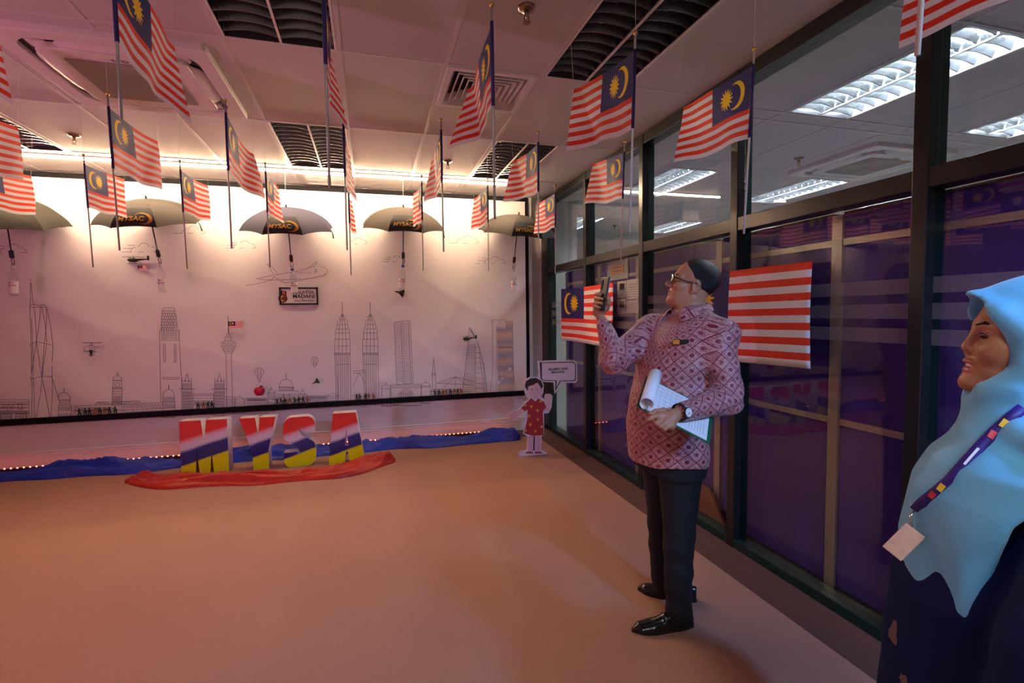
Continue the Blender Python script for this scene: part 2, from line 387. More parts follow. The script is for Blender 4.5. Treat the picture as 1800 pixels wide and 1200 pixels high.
for i in range(6):
    h0 = .235-.036*i; h1 = h0-.03; v = []; f = []
    for h, z in ((h0, -.004), (h1, .055), (h1+.004, .058), (h0+.004, 0)): v += [(h, h, z), (-h, h, z), (-h, -h, z), (h, -h, z)]
    for a in range(4):
        for k in range(4): f.append((a*4+k, a*4+(k+1) % 4, ((a+1) % 4)*4+(k+1) % 4, ((a+1) % 4)*4+k))
    obj('vane', mesh('vane', v, f), t, mWHITE)
t = thing('linear_air_grille', 'long slatted air grille in the ceiling against the banner wall', 'air vent', (gx(-1)+.1, 5.46, CZ))
box('backing', (0, 0, .006), (.47, .36, .012), mDARK, t)
for a, b in (((-.02, -.02, -.004), (.49, 0, .006)), ((-.02, .36, -.004), (.49, .38, .006)), ((-.02, 0, -.004), (0, .36, .006)), ((.47, 0, -.004), (.49, .36, .006))): box('frame', a, b, mWHITE, t)
for i in range(9): box('slat', (0, .02+.04*i, -.002), (.47, .038+.04*i, .006), mWHITE, t)
mBRASS = mat('sprinkler_metal', (.35, .26, .2), .3, .9)
def sprinkler(x, y, label):
    t = thing('fire_sprinkler', label, 'sprinkler', (x, y, CZ))
    MB().lathe([(.001, -.012), (.03, -.010), (.04, -.004), (.042, .004)], n=20).build('escutcheon', mBRASS, t, True)
    MB().lathe([(.009, -.04), (.011, -.03), (.012, -.01)], n=12).build('body', mBRASS, t, True)
    b = MB()
    for s_ in (-1, 1): b.tube([(s_*.009, 0, -.035), (s_*.013, 0, -.05), (s_*.003, 0, -.064)], .0025, 6)
    b.build('yoke', mBRASS, t, True); MB().lathe([(.017, -.068), (.017, -.065)], n=16).build('deflector', mBRASS, t)
sprinkler(.74, 2.29, 'brass fire sprinkler beside the ceiling lamp toward the glass'); sprinkler(-2.15, 4.72, 'fire sprinkler by the lamp beyond the air cassette')
sprinkler(.738, 4.70, 'fire sprinkler between the flags above the tan umbrella'); sprinkler(3.9, 3.85, 'fire sprinkler on the office ceiling beside the air cassette'); sprinkler(3.9, 7.5, 'fire sprinkler far back on the office ceiling')

# ------------------------------------------------------------------ warm light strip along the back wall
t = thing('led_batten', 'long glowing warm white light strip on the ceiling above the umbrellas', 'strip light', (0, 5.30, CZ))
box('channel', (-3.3, -.012, -.012), (1.62, .012, 0), mWHITE, t)
MB().tube([(-3.3, 0, -.022), (1.62, 0, -.022)], .011, 8).build('light_tube', emis('warm_tube', (1, .69, .43), 230), t, True)

# ------------------------------------------------------------------ glass partition
wr = link(tag(bpy.data.objects.new('wall_right', None), kind='structure'))
MY = [5.85, 4.735, 3.637, 2.563, 1.503, .43, -.64, -1.71, -2.66]
for y in MY:
    box('mullion', (G-.035, y-.03, .0), (G+.02, y+.03, CZ), mBLACK, wr, .003); box('mullion_core', (G+.02, y-.022, 0), (G+.075, y+.022, CZ), mGREEN, wr)
box('head_rail', (G-.03, YF, 2.786), (G+.075, D, CZ), mBLACK, wr, .003); box('transom', (G-.03, YF, 1.935), (G+.07, D, 2.015), mBLACK, wr, .003)
box('sill_rail', (G-.03, YF, 0), (G+.07, D, .055), mGREEN, wr, .003); box('end_post', (G-.03, 5.88, 0), (G+.07, D+.12, CZ), mBLACK, wr)
mFROST = bpy.data.materials.new('frosted_film'); mFROST.use_nodes = True
nt = mFROST.node_tree; b = nt.nodes['Principled BSDF']; b.inputs['Base Color'].default_value = (.42, .38, .40, 1); b.inputs['Alpha'].default_value = .30; b.inputs['Roughness'].default_value = .6
n_ = node(nt, 'ShaderNodeTexNoise', ins={'Scale': 300.}); nt.links.new(M_(nt, 'ADD', .10, M_(nt, 'MULTIPLY', n_.outputs['Fac'], .08)), b.inputs['Alpha'])
for i in range(len(MY)-1):
    y1, y0 = MY[i]-.03, MY[i+1]+.03
    for z0, z1 in ((.055, 1.935), (2.015, 2.786)): box('glass_pane', (G+.016, y0, z0), (G+.022, y1, z1), mGLASS, wr)
    for z in (1.555, 1.45, 1.345): box('frosted_band', (G+.0135, y0+.001, z-.032), (G+.0155, y1-.001, z+.032), mFROST, wr)
# purple screens of the office standing right behind the glass
XP = G+.10
def screen(y0, y1, label, zs=(.9, 1.79), top=1.925):
    t = thing('partition_screen', label, 'partition', (XP, y0, 0), 'purple office screens behind the glass')
    W = y1-y0; cuts = [.05, *zs, top]
    for a, b in zip(cuts[:-1], cuts[1:]): box('screen_panel', (0, .03, a), (.03, W-.03, b), mPURPLE, t, .004)
    for z in zs: box('cross_trim', (-.008, .03, z-.016), (0, W-.03, z+.016), mALU, t)
    for y in (0, W-.028): box('post_trim', (-.012, y, 0), (.04, y+.028, top), mALU, t)
    box('foot_trim', (-.006, .03, 0), (.03, W-.03, .05), mDARK, t); box('top_trim', (-.004, .03, top-.004), (.034, W-.03, top+.012), mDARK, t)
    return t
sy = [5.55, float(onX(1055, 700, XP)[1]), float(onX(1122, 700, XP)[1]), float(onX(1262, 830, XP)[1]), float(onX(1470, 600, XP)[1]), .95, 0., -1.2, -2.4]
labs = ['narrow purple office screen behind the corner glass bay', 'purple office screen behind the smaller wall flag', 'purple office screen behind the glass with notices above', 'purple office screen behind the large wall flag', 'purple office screen behind the woman in the blue headscarf',
        'purple office screen beyond the woman, right behind the glass', 'purple office screen near the front of the glass partition', 'purple office screen at the front end of the glass partition']
for a, b, l in zip(sy[:-1], sy[1:], labs): screen(b, a, l)
ya = float(onX(1275, 900, G+.05)[1]); yb2 = float(onX(1215, 900, G+.05)[1])
v = []
for x in (G+.045, G+.062): v += [(x, ya, .06), (x, yb2, .06), (x, yb2, .26), (x, ya+.16, .25)]
tag(obj('brown_board', mesh('brown_board', v, [(0, 1, 2, 3), (7, 6, 5, 4), (0, 4, 5, 1), (1, 5, 6, 2), (2, 6, 7, 3), (3, 7, 4, 0)]), None, mat('brown_board', (.22, .09, .05), .5)), 'brown board with a slanted end low behind the glass', 'board')
def paper(name, q, label, cat, m, X=XP-.016):
    a = onX(q[0], q[1], X); b = onX(q[2], q[3], X); t = thing(name, label, cat, (X, b[1], b[2]))
    box('sheet', (0, 0, 0), (.003, a[1]-b[1], a[2]-b[2]), m, t); return t, a[1]-b[1], a[2]-b[2]
mPAPER = mat('paper', (.75, .74, .73), .7)
t, W, Hh = paper('framed_notice', (1068, 460, 1104, 489), 'small framed notice with an orange plate on the purple screen', 'notice', mat('notice_grey', (.36, .38, .36), .5))
box('orange_plate', (-.004, W*.2, Hh*.3), (0, W*.8, Hh*.72), mat('orange_plate', (.55, .24, .06), .5), t)
for i in range(2): box('text_line', (-.006, W*.28, Hh*(.42+.16*i)), (-.004, W*.72, Hh*(.47+.16*i)), mINK, t)
for q, l in (((1085, 495, 1100, 522), 'pinned sheet with a small photo on the purple screen'), ((1101, 492, 1122, 525), 'white text sheet pinned high on the purple screen'), ((1085, 526, 1099, 552), 'blank pale sheet pinned below the photo sheet'), ((1101, 528, 1122, 550), 'white form pinned below the text sheet')):
    t, W, Hh = paper('pinned_sheet', q, l, 'paper', mPAPER)
    if 'blank' not in l:
        for i in range(6): box('text_line', (-.001, W*.12, Hh*(.12+.12*i)), (0, W*(.85-.1*(i % 2)), Hh*(.145+.12*i)), mGREYINK, t)
    if 'photo' in l: box('photo', (-.0015, W*.15, Hh*.45), (0, W*.7, Hh*.85), mDARK, t)

# ------------------------------------------------------------------ flags
mFLAG = flag_mat('flag_cloth', .3); mFLAGBIG = flag_mat('flag_cloth_large', .08)
mPOLE = mat('flag_pole', (.42, .40, .38), .35, .3); mPOLEW = mat('pale_pole', (.62, .58, .55), .35); mGOLD = mat('gold_knob', (.75, .5, .12), .25, .9); mSTRING = mat('clear_thread', (.75, .72, .7), .4)
FHt, FLn, PL = .285, .57, .735
def flag_cloth(seed, crease=.5, lift=0., wave=.012):
    r = random.Random(seed); nu, nv = 30, 14; v = []; uv = []; f = []
    ph = r.uniform(0, 6); s1 = r.uniform(.45, .62); ang = crease*r.choice((1, 1, .8))
    for j in range(nv+1):
        t = j/nv
        for i in range(nu+1):
            s = i/nu
            s0 = .92-(.92-s1)*t*1.0                      # crease runs from the threaded fly corner down to the hem
            sl = s*FLn; e = max(0, s-s0)*FLn
            y = (min(s, s0))*FLn + e*math.cos(ang*1.6); x = e*math.sin(ang*1.6)
            x += wave*math.sin(5*s+ph+2*t)*s + .004*math.sin(16*s+ph*2+3*t)*t
            z = -t*FHt + lift*s*(1-.25*t) - .02*s*(1-s) - .02*t*s*crease
            z += -.006*math.sin(9*s+ph)*t*t
            v.append((x, y+.004, z)); uv.append((s, 1-t))
    for j in range(nv):
        for i in range(nu): a = j*(nu+1)+i; f.append((a, a+1, a+nu+2, a+nu+1))
    return mesh('cloth', v, f, uv)
pole_me = None
def hang_flag(label, top, seed, tilt=0., yaw=0., crease=.4, lift=0., pale=False, length=PL):
    t = thing('hand_flag', label, 'flag', tuple(map(float, top)), 'hand flags hanging from the ceiling')
    R = Matrix.Rotation(yaw, 4, 'Z') @ Matrix.Rotation(tilt, 4, 'X'); t.rotation_euler = R.to_euler()
    MB().tube([(0, 0, 0), (0, 0, -length)], .0045, 8).build('pole', mPOLEW if pale else mPOLE, t, True)
    MB().ball((0, 0, .008), .0095, 10, 6).build('finial', mGOLD, t, True)
    me = flag_cloth(seed, crease, lift); me.transform(Matrix.Translation((0, 0, -.055))); o = obj('cloth', me, t, mFLAG, True)
    sl = MB().tube([(0, 0, -.05), (0, 0, -.055-FHt)], .0065, 8).build('sleeve', mat_sleeve, o, True)
    # threads: from the pole head and from the fly corner up to the ceiling grid
    Ri = R.inverted(); zc = CZ-top[2]-.001; up = Ri @ Vector((0, 0, zc)); n = 30; c = Vector(me.vertices[n].co)
    MB().tube([(0, 0, .016), up], .0006, 4).build('thread', mSTRING, t)
    wc = R @ c; under = abs(top[0]+1.257) < .5 and abs(top[1]+wc.y+.05-3.48) < .5
    MB().tube([c, Ri @ Vector((wc.x, wc.y+.05, zc-(.056 if under else 0)))], .0006, 4).build('thread', mSTRING, t)
    return t
mat_sleeve = mat('flag_sleeve', (.03, .02, .13), .6)
ROW = {0: YB-4*S, 1: YB-2*S, 2: YB, 3: YB+2*S}
FL = [ # row, column k, pole-head pixel, tilt, yaw, crease, lift
 (1, 3, (1326, 90), .07, .10, .25, .02), (1, 2, (1117, 62), .06, .02, .75, .06), (1, 1, (864, 12), -.01, .06, .8, .02), (1, 0, None, 0, -.02, .5, .0), (1, -1, None, 0, -.05, .45, -.02), (1, -2, None, 0, -.05, .3, 0),
 (2, 3, (1098, 252), .08, .08, .4, .05), (2, 2, (946, 235), .02, .06, .8, .05), (2, 1, (775, 213), -.01, .02, .5, .0), (2, 0, (603, 198), -.01, .0, .5, .0), (2, -1, (396, 180), .0, -.02, .55, -.03), (2, -2, (189, 168), .05, -.02, .2, -.0), (2, -3, None, .05, -.05, .1, 0.02),
 (3, 3, (976, 328), .02, .05, .2, .02), (3, 2, (857, 316), .0, .0, .15, .03), (3, 1, (741, 310), .04, .0, .15, .03), (3, 0, (612, 312), .0, .0, .2, .0), (3, -1, (466, 289), .05, .0, .2, .0), (3, -2, (316, 285), .06, .0, .15, .0), (3, -3, (147, 274), .05, .0, .1, .02), (3, -4, None, .05, 0, .1, .02),
 (0, 3, None, .04, .05, .2, .0), (0, 2, None, .04, .0, .2, .0)]
for i, (rw, k, px, ti, ya_, cr, lf) in enumerate(FL):
    top = onY(px[0], px[1], ROW[rw]) if px else np.array([gx(k), ROW[rw], 2.53])
    cr = (-cr if k >= 1 else cr)*.34
    adj = {(1, 0): (0, .08, PL), (1, -1): (0, .075, .56), (1, -2): (0, .07, PL), (0, 3): (0, .055, PL), (0, 2): (-.125, .19, .83), (2, -2): (0, 0, PL)}.get((rw, k), (0, 0, PL))
    top = top+np.array([adj[0], 0, adj[1]])
    lab = 'small striped hand flag hanging in the %s, %s from the glass' % ({0: 'row over the photographer', 1: 'third row from the banner', 2: 'second row from the banner', 3: 'row nearest the banner'}[rw], ['first', 'second', 'third', 'fourth', 'fifth', 'sixth', 'seventh', 'eighth'][3-k])
    hang_flag(lab, top, 11+i*3, ti, -ya_, cr, lf, pale=(k >= 2), length=adj[2])
def wall_flag(label, y0, y1, z0, z1, sag=.0, seed=1):
    nu, nv = 40, 16; v = []; uv = []; f = []
    for j in range(nv+1):
        for i in range(nu+1):
            s, t = i/nu, j/nv
            y = y0+(y1-y0)*s; z = z1+(z0-z1)*t-sag*s*(1-s)*(1-t)-.012*math.sin(3*s+seed)*t
            x = G-.042-.008*math.sin(4*s*math.pi+seed+2*t)*t-.004*math.sin(11*s+3*t)-.006*s*t
            v.append((x, y+.01*math.sin(3*t+seed)*s, z)); uv.append((s, 1-t))
    for j in range(nv):
        for i in range(nu): a = j*(nu+1)+i; f.append((a, a+1, a+nu+2, a+nu+1))
    t = thing('wall_flag', label, 'flag', (0, 0, 0)); o = obj('cloth', mesh('cloth', v, f, uv), t, mFLAGBIG, True)
    sd = o.modifiers.new('s', 'SOLIDIFY'); sd.thickness = .0015
    h = MB()
    h.tube([v[j*(nu+1)] for j in range(nv+1)], .004, 6); h.build('hoist_band', mPAPER, t, True)
    return t
wall_flag('large striped national flag fixed flat on the glass behind the man', 3.17, 1.985, 1.16, 1.70, 0, 1)
wall_flag('striped national flag fixed on the glass near the banner corner, beyond the man', 5.36, 4.11, 1.14, 1.725, .03, 4)

# ------------------------------------------------------------------ banner with printed skyline
BX0, BX1, BZ0, BZ1 = -3.98, 1.875, .475, 2.815
def wrinkle(X, Z):
    a = .012*math.sin(2.1*X+3.3*Z+.6*math.sin(1.7*X)) * (.5+.5*math.sin(.9*X-1.1*Z+1))
    b = .009*math.sin(-2.6*X+4.1*Z+1.3*math.sin(1.1*Z+X)) * (.5+.5*math.sin(1.3*X+.8))
    c = .006*math.sin(7*X+9*Z+2*math.sin(2*X)) * max(0, math.sin(1.4*X-.7*Z))
    w1 = X*.75+Z*1.25+.25*math.sin(1.6*X); w2 = -X*.8+Z*1.0+.3*math.sin(1.3*Z+.7*X)
    c += .012*(1-abs(math.sin(3.1*w1)))**2.2*(.35+.65*math.sin(.8*X+.5)**2)+.012*(1-abs(math.sin(2.7*w2+.8)))**2.2*(.3+.7*math.cos(.7*X-.6*Z)**2)-.004
    e = min(1, (X-BX0)/.3, (BX1-X)/.3, (Z-BZ0)/.25, (BZ1-Z)/.15)
    return (a+b+c)*max(0, e)
def BY(X, Z): return D-.034-1.1*wrinkle(X, Z)
bn = thing('skyline_banner', 'large white fabric banner printed with a line drawing of city towers, black taped edge', 'banner', (0, 0, 0))
nu, nv = 260, 110; v = []; f = []
for j in range(nv+1):
    for i in range(nu+1):
        X = BX0+(BX1-BX0)*i/nu; Z = BZ0+(BZ1-BZ0)*j/nv; v.append((X, BY(X, Z), Z))
for j in range(nv):
    for i in range(nu): a = j*(nu+1)+i; f.append((a, a+1, a+nu+2, a+nu+1))
obj('fabric', mesh('fabric', v, f), bn, mat('banner_fabric', (.74, .71, .72), .65, noise=.03, scale=6), True)
mTAPE = mat('black_tape', (.004, .004, .007), .6, spec=.15, bump=.15, bscale=40)
box('edge_tape', (BX0-.02, D-.036, BZ1-.005), (BX1+.03, D-.001, BZ1+.05), mTAPE, bn, .004); box('edge_tape', (BX0-.02, D-.075, BZ0-.03), (BX1+.03, D-.001, BZ0+.028), mTAPE, bn, .004)
box('edge_tape', (BX1-.015, D-.036, BZ0+.028), (BX1+.03, D-.001, BZ1-.005), mTAPE, bn, .004); box('edge_tape', (BX0-.03, D-.036, BZ0), (BX0+.015, D-.001, BZ1), mTAPE, bn, .004)
class Art:
    """line drawing: polylines given as points of the picture, laid on the banner as thin printed ink"""
    def __init__(s): s.v = []; s.f = []
    def L(s, *pts, w=.0042, close=False):
        P = [onY(p[0], p[1], D-.026)[[0, 2]] for p in pts]
        if close: P.append(P[0])
        for a, b in zip(P[:-1], P[1:]):
            d = b-a; ln = np.hypot(*d)
            if ln < 1e-6: continue
            n = max(1, int(ln/.06)); t = d/ln; q = np.array([-t[1], t[0]])*w/2; base = len(s.v)
            for i in range(n+1):
                c = a+d*i/n
                for sg in (1, -1): X, Z = c+q*sg; s.v.append((X, BY(X, Z)-.0016, Z))
            for i in range(n): k = base+2*i; s.f.append((k, k+2, k+3, k+1))
        return s
    def R(s, x0, y0, x1, y1, **k): return s.L((x0, y0), (x1, y0), (x1, y1), (x0, y1), close=True, **k)
    def arc(s, cx, cy, rx, ry, a0, a1, n=12, **k): return s.L(*[(cx+rx*math.cos(math.radians(a0+(a1-a0)*i/n)), cy-ry*math.sin(math.radians(a0+(a1-a0)*i/n))) for i in range(n+1)], **k)
    def H(s, x0, x1, y0, y1, n, **k):
        for i in range(n): y = y0+(y1-y0)*i/max(1, n-1); s.L((x0, y), (x1, y), **k)
        return s
    def V(s, y0, y1, x0, x1, n, **k):
        for i in range(n): x = x0+(x1-x0)*i/max(1, n-1); s.L((x, y0), (x, y1), **k)
        return s
    def wins(s, x0, x1, y, h, n, **k):
        st = (x1-x0)/n
        for i in range(n):
            a = x0+st*(i+.2); b = a+st*.6; s.L((a, y), (a, y-h*.7)); s.arc((a+b)/2, y-h*.7, (b-a)/2, h*.3, 180, 0, 4); s.L((b, y-h*.7), (b, y))
        return s
    def done(s, name, m=None): return obj(name, mesh(name, s.v, s.f), bn, m or mGREYINK)
# slender tapering tower on the left
A = Art()
A.L((57, 491), (54, 536)).L((57, 491), (60, 536)).L((52, 537), (60, 535), (72, 537), (79, 535), (83, 539)).L((52, 540), (82, 540))
A.L((52, 537), (55, 605), (57, 680), (57, 741)).L((83, 539), (93, 610), (93, 685), (90, 741)).L((60, 538), (64, 600), (75, 665), (64, 741)).L((72, 538), (64, 600), (55, 665)).L((74, 538), (82, 600), (75, 665), (90, 740)).L((83, 539), (78, 600), (75, 662))
A.L((52, 607), (64, 600), (93, 607)).L((55, 666), (75, 661), (93, 661)).L((92, 661), (104, 700)).L((55, 560), (59, 640), (62, 740)); A.done('printed_tower')
# shop house and long domed building
A = Art(); A.R(0, 702, 52, 706).L((51, 706), (53, 742)).H(0, 50, 710, 722, 3, w=.008).wins(2, 26, 720, 9, 4, w=.006).R(33, 709, 40, 719, w=.006).R(2, 727, 22, 742, w=.006).V(728, 742, 4, 20, 6, w=.006).R(28, 727, 48, 741, w=.006).V(728, 741, 31, 46, 5, w=.006).H(0, 52, 724, 726, 2, w=.007); A.done('printed_shop_house')
def dome(A, cx, base, rx, ry, fin=8):
    A.arc(cx, base, rx, ry, -15, 195, 14).L((cx, base-ry), (cx, base-ry-fin), w=.006).L((cx-rx, base+2), (cx+rx, base+2))
A = Art(); dome(A, 114, 700, 11, 11); A.R(105, 702, 124, 712).H(105, 124, 704, 710, 3).R(103, 712, 126, 737).wins(104, 126, 722, 8, 5).wins(104, 126, 735, 9, 4)
A.L((126, 713), (310, 706)).L((126, 724), (310, 716)).L((126, 734), (310, 728)).wins(128, 196, 722, 7, 12).wins(214, 288, 717, 7, 13).wins(128, 196, 733, 8, 9).wins(214, 288, 729, 8, 9).L((170, 711), (170, 707), (246, 704), (246, 708)).H(172, 244, 706, 709, 2)
A.R(198, 681, 215, 712).wins(199, 214, 709, 14, 4).H(198, 215, 684, 692, 3).R(199, 668, 214, 682).arc(206.5, 676, 4, 4, 0, 360, 12); dome(A, 206.5, 667, 8, 7, 7)
dome(A, 297, 696, 10, 12); A.R(287, 698, 307, 706).H(287, 307, 700, 704, 3).R(287, 706, 308, 733).wins(288, 308, 716, 7, 5).wins(288, 308, 731, 8, 3); A.done('printed_palace')
# finance tower
A = Art(); A.L((284, 580), (286, 545), (290, 541), (306, 541), (309, 545), (313, 580), close=True)
for i in range(7):
    y = 546+5*i; A.L((285-.4*i, y), (309+.5*i, y))
    for j in range(6): x = 286+4*j+(2 if i % 2 else 0)-.2*i; A.L((x, y), (x, y+5))
A.R(281, 580, 316, 598).H(289, 308, 583, 595, 5).V(581, 597, 285, 288, 2).V(581, 597, 310, 314, 2).L((281, 598), (283, 706)).L((316, 598), (320, 690)).R(288, 604, 291, 636).R(307, 604, 310, 636).R(287, 663, 315, 666); A.done('printed_tower')
# communications tower with a disc-shaped head
A = Art(); A.L((401, 556), (402, 588), w=.006).R(398, 588, 405, 592).R(396, 592, 407, 599)
for i, (hw, y) in enumerate(((13, 603), (13, 606), (12, 609), (11, 612), (10, 615), (8, 618), (6, 621))): A.L((402-hw, y), (402+hw, y))
A.L((389, 603), (396, 599)).L((408, 599), (416, 603)).L((389, 606), (396, 621)).L((415, 606), (408, 621)).L((398, 622), (399, 716)).L((407, 622), (409, 716)); A.done('printed_tower')
# old station building
A = Art()
for cx in (329, 386):
    A.R(cx-9, 684, cx+9, 730).V(686, 728, cx-7, cx+7, 8).H(cx-9, cx+9, 690, 726, 8).L((cx-14, 683), (cx+14, 683), w=.006).R(cx-8, 670, cx+8, 683).wins(cx-8, cx+8, 682, 9, 4).L((cx, 656), (cx-4, 670)).L((cx, 656), (cx+4, 670)); A.V(664, 671, cx-8, cx+8, 4)
A.R(340, 692, 376, 728).H(340, 376, 695, 704, 3).wins(341, 375, 714, 9, 6).wins(341, 375, 727, 9, 5).R(395, 697, 413, 727).V(699, 726, 398, 411, 5); A.L((413, 700), (421, 696), (430, 701)).R(414, 701, 430, 726).V(703, 725, 417, 428, 4); A.done('printed_station')
A = Art(); A.R(432, 699, 470, 726).H(434, 468, 701, 704, 3, w=.007).wins(434, 468, 714, 8, 8, w=.006).wins(434, 468, 724, 7, 8).R(471, 690, 484, 722); dome(A, 477, 690, 5, 6, 4); A.wins(472, 484, 702, 8, 3).wins(472, 484, 714, 8, 3)
dome(A, 503, 680, 12, 14, 10); A.R(491, 680, 516, 685, w=.007).R(484, 687, 524, 718).wins(486, 500, 700, 9, 3, w=.006).wins(506, 522, 700, 9, 3, w=.006).wins(486, 522, 714, 9, 6, w=.006).R(498, 693, 509, 717).V(694, 716, 500, 507, 4)
dome(A, 532, 692, 4, 5, 4); A.R(525, 692, 539, 716).wins(526, 538, 703, 8, 3).wins(526, 538, 714, 8, 3).R(540, 695, 575, 714).H(541, 574, 697, 699, 2, w=.007).wins(541, 574, 706, 7, 8, w=.006).wins(541, 574, 713, 5, 8).L((575, 696), (585, 690), (595, 696)).R(575, 696, 595, 713).H(576, 594, 699, 711, 4); A.done('printed_palace')
# twin towers with sky bridge
A = Art()
for cx, sc in ((602, 0), (651, -1)):
    A.L((cx-.5, 531+sc), (cx, 552), w=.006); y = 552
    for hw, yy in ((2, 556), (5, 562), (8, 570), (9.5, 578), (12, 596), (13.5, 622)):
        A.L((cx-hw, y), (cx-hw, yy)).L((cx+hw, y), (cx+hw, yy)).L((cx-hw-1, yy), (cx+hw+1, yy)).V(y, yy, cx-hw*.5, cx+hw*.5, 3); y = yy
    A.L((cx-11, 622), (cx-7, 715)).L((cx+13.5, 622), (cx+15, 711)).L((cx-13.5, 622), (cx-10, 716)).V(624, 712, cx-7, cx+10, 6).H(cx-13, cx+14, 620, 623, 2)
    for yy in (585, 608, 640): A.L((cx-11, yy), (cx+12, yy))
A.L((620, 652), (643, 650)).L((620, 656), (643, 654)).L((631, 655), (621, 678)).L((632, 655), (643, 676)); A.done('printed_twin_towers')
A = Art(); A.L((693, 566), (721, 563), (726, 673), (697, 676), close=True).L((705, 565), (709, 675)).L((708, 565), (712, 675)).L((718, 564), (723, 673))
for i in range(34): y = 568+3.1*i; A.L((694+.12*i, y), (705+.12*i, y), w=.0032); A.L((709+.12*i, y), (718+.14*i, y), w=.0032)
A.done('printed_tower')
# arched mosque
A = Art(); A.R(687, 675, 740, 712).H(687, 740, 678, 681, 2).arc(714, 700, 15, 17, 0, 180, 14).arc(714, 700, 12, 14, 0, 180, 12).V(688, 706, 705, 723, 6).H(704, 724, 692, 704, 4).R(671, 683, 686, 714); dome(A, 678, 681, 7, 6, 3); A.R(741, 678, 756, 708); dome(A, 748, 678, 7, 6, 3); A.R(672, 702, 681, 712).R(692, 702, 701, 711); A.done('printed_mosque')
A = Art(); A.L((762, 629), (765, 655), (766, 682)).L((762, 629), (760, 655), (760, 683)).H(758, 766, 655, 660, 3).L((767, 673), (800, 662), (832, 670)).L((800, 662), (780, 680)).L((800, 662), (800, 680)).L((800, 662), (820, 676)).L((767, 673), (832, 676)).H(757, 828, 684, 700, 5, w=.0035).V(684, 702, 758, 826, 14, w=.0035); A.done('printed_mosque')
# sail-shaped tower
A = Art(); A.L((824, 575), (832, 585), (838, 600), (850, 640), (857, 695)).L((824, 575), (823, 602)).L((823, 602), (811, 700)).L((835, 600), (836, 700)).L((840, 600), (845, 640), (851, 697)); A.L((824, 575), (836, 596), w=.009)
for i in range(26): y = 606+3.4*i; A.L((822-.42*i, y), (835, y-.4), w=.0032)
for i in range(10): y = 610+9*i; A.L((836, y), (846+1.0*i, y+1), w=.0035)
for i in range(20): y = 640+2.7*i; A.L((848+.15*i, y), (852+.22*i, y-1), w=.0032)
A.done('printed_sail_tower')
A = Art(); A.L((864, 562), (888, 562), (888, 575), (872, 575), (872, 690)).L((864, 562), (866, 655), (861, 691)).L((900, 562), (902, 655), (907, 688)).L((861, 691), (907, 688)); A.done('printed_tower')
A = Art()
for y0, y1, x0, x1, m_ in ((563, 582, 888.5, 899.5, 0), (576, 690, 873, 902, 0)): pass
def patch(name, px, m):
    P = [onY(x, y, D-.026) for x, y in px]; n = 10; v = []; f = []
    for i in range(n+1):
        for j in range(3):
            a = P[0]+(P[3]-P[0])*i/n; b = P[1]+(P[2]-P[1])*i/n; c = a+(b-a)*j/2; v.append((c[0], BY(c[0], c[2])-.0012, c[2]))
    for i in range(n):
        for j in range(2): k = i*3+j; f.append((k, k+1, k+4, k+3))
    return obj(name, mesh(name, v, f), bn, m)
mSTR = bpy.data.materials.new('tinted_facade_print'); mSTR.use_nodes = True; nt = mSTR.node_tree
tc = node(nt, 'ShaderNodeTexCoord'); wv = node(nt, 'ShaderNodeTexWave', bands_direction='Z', ins={'Scale': 2.0, 'Distortion': 1.5}); nt.links.new(tc.outputs['Object'], wv.inputs['Vector'])
nt.links.new(mixc(nt, wv.outputs['Fac'], (.36, .36, .42), (.62, .46, .36)), nt.nodes['Principled BSDF'].inputs['Base Color'])
patch('printed_facade', [(873, 577), (900, 576), (904, 686), (875, 689)], mSTR); patch('printed_facade', [(888, 563), (900, 563), (900, 576), (888, 577)], mSTR)
Art().H(874, 901, 609, 611, 2, w=.006).H(875, 902, 661, 663, 2, w=.006).done('printed_facade_line')
# clouds
def cloud(cx, cy, w_, tail=0):
    A = Art(); A.arc(cx-w_*.28, cy, w_*.16, w_*.16, 90, 180, 6).arc(cx, cy-w_*.1, w_*.2, w_*.2, 20, 160, 8).arc(cx+w_*.27, cy, w_*.17, w_*.17, 0, 95, 6).L((cx-w_*.75, cy), (cx-w_*.4, cy)).L((cx-w_*.2, cy), (cx, cy)).L((cx+w_*.3, cy), (cx+w_*.45, cy))
    if tail: A.L((cx-w_*.7, cy-w_*.12), (cx-w_*.4, cy-w_*.12)).L((cx-w_*.55, cy-w_*.22), (cx-w_*.3, cy-w_*.22))
    A.done('printed_cloud')
for c in ((90, 400, 62, 0), (25, 444, 52, 1), (254, 443, 52, 1), (340, 410, 46, 0), (430, 436, 44, 1), (630, 428, 34, 0), (697, 460, 34, 1), (822, 427, 44, 0), (870, 463, 42, 1), (445, 330, 40, 0)): cloud(*c)
# airliner
A = Art(); A.L((481, 486), (478, 492), (455, 498), (432, 502)).L((450, 490), (478, 484), (520, 477), (552, 468)).arc(560, 477, 16, 9, 75, -75, 8).L((564, 485), (520, 494), (500, 497), (481, 486)).L((481, 482), (470, 464), (473, 464), (488, 480)).L((540, 472), (556, 460), (558, 461), (552, 469)).L((455, 491), (490, 492), (530, 490)).R(553, 473, 556, 478); A.V(478, 481, 520, 546, 8); A.done('printed_airliner')
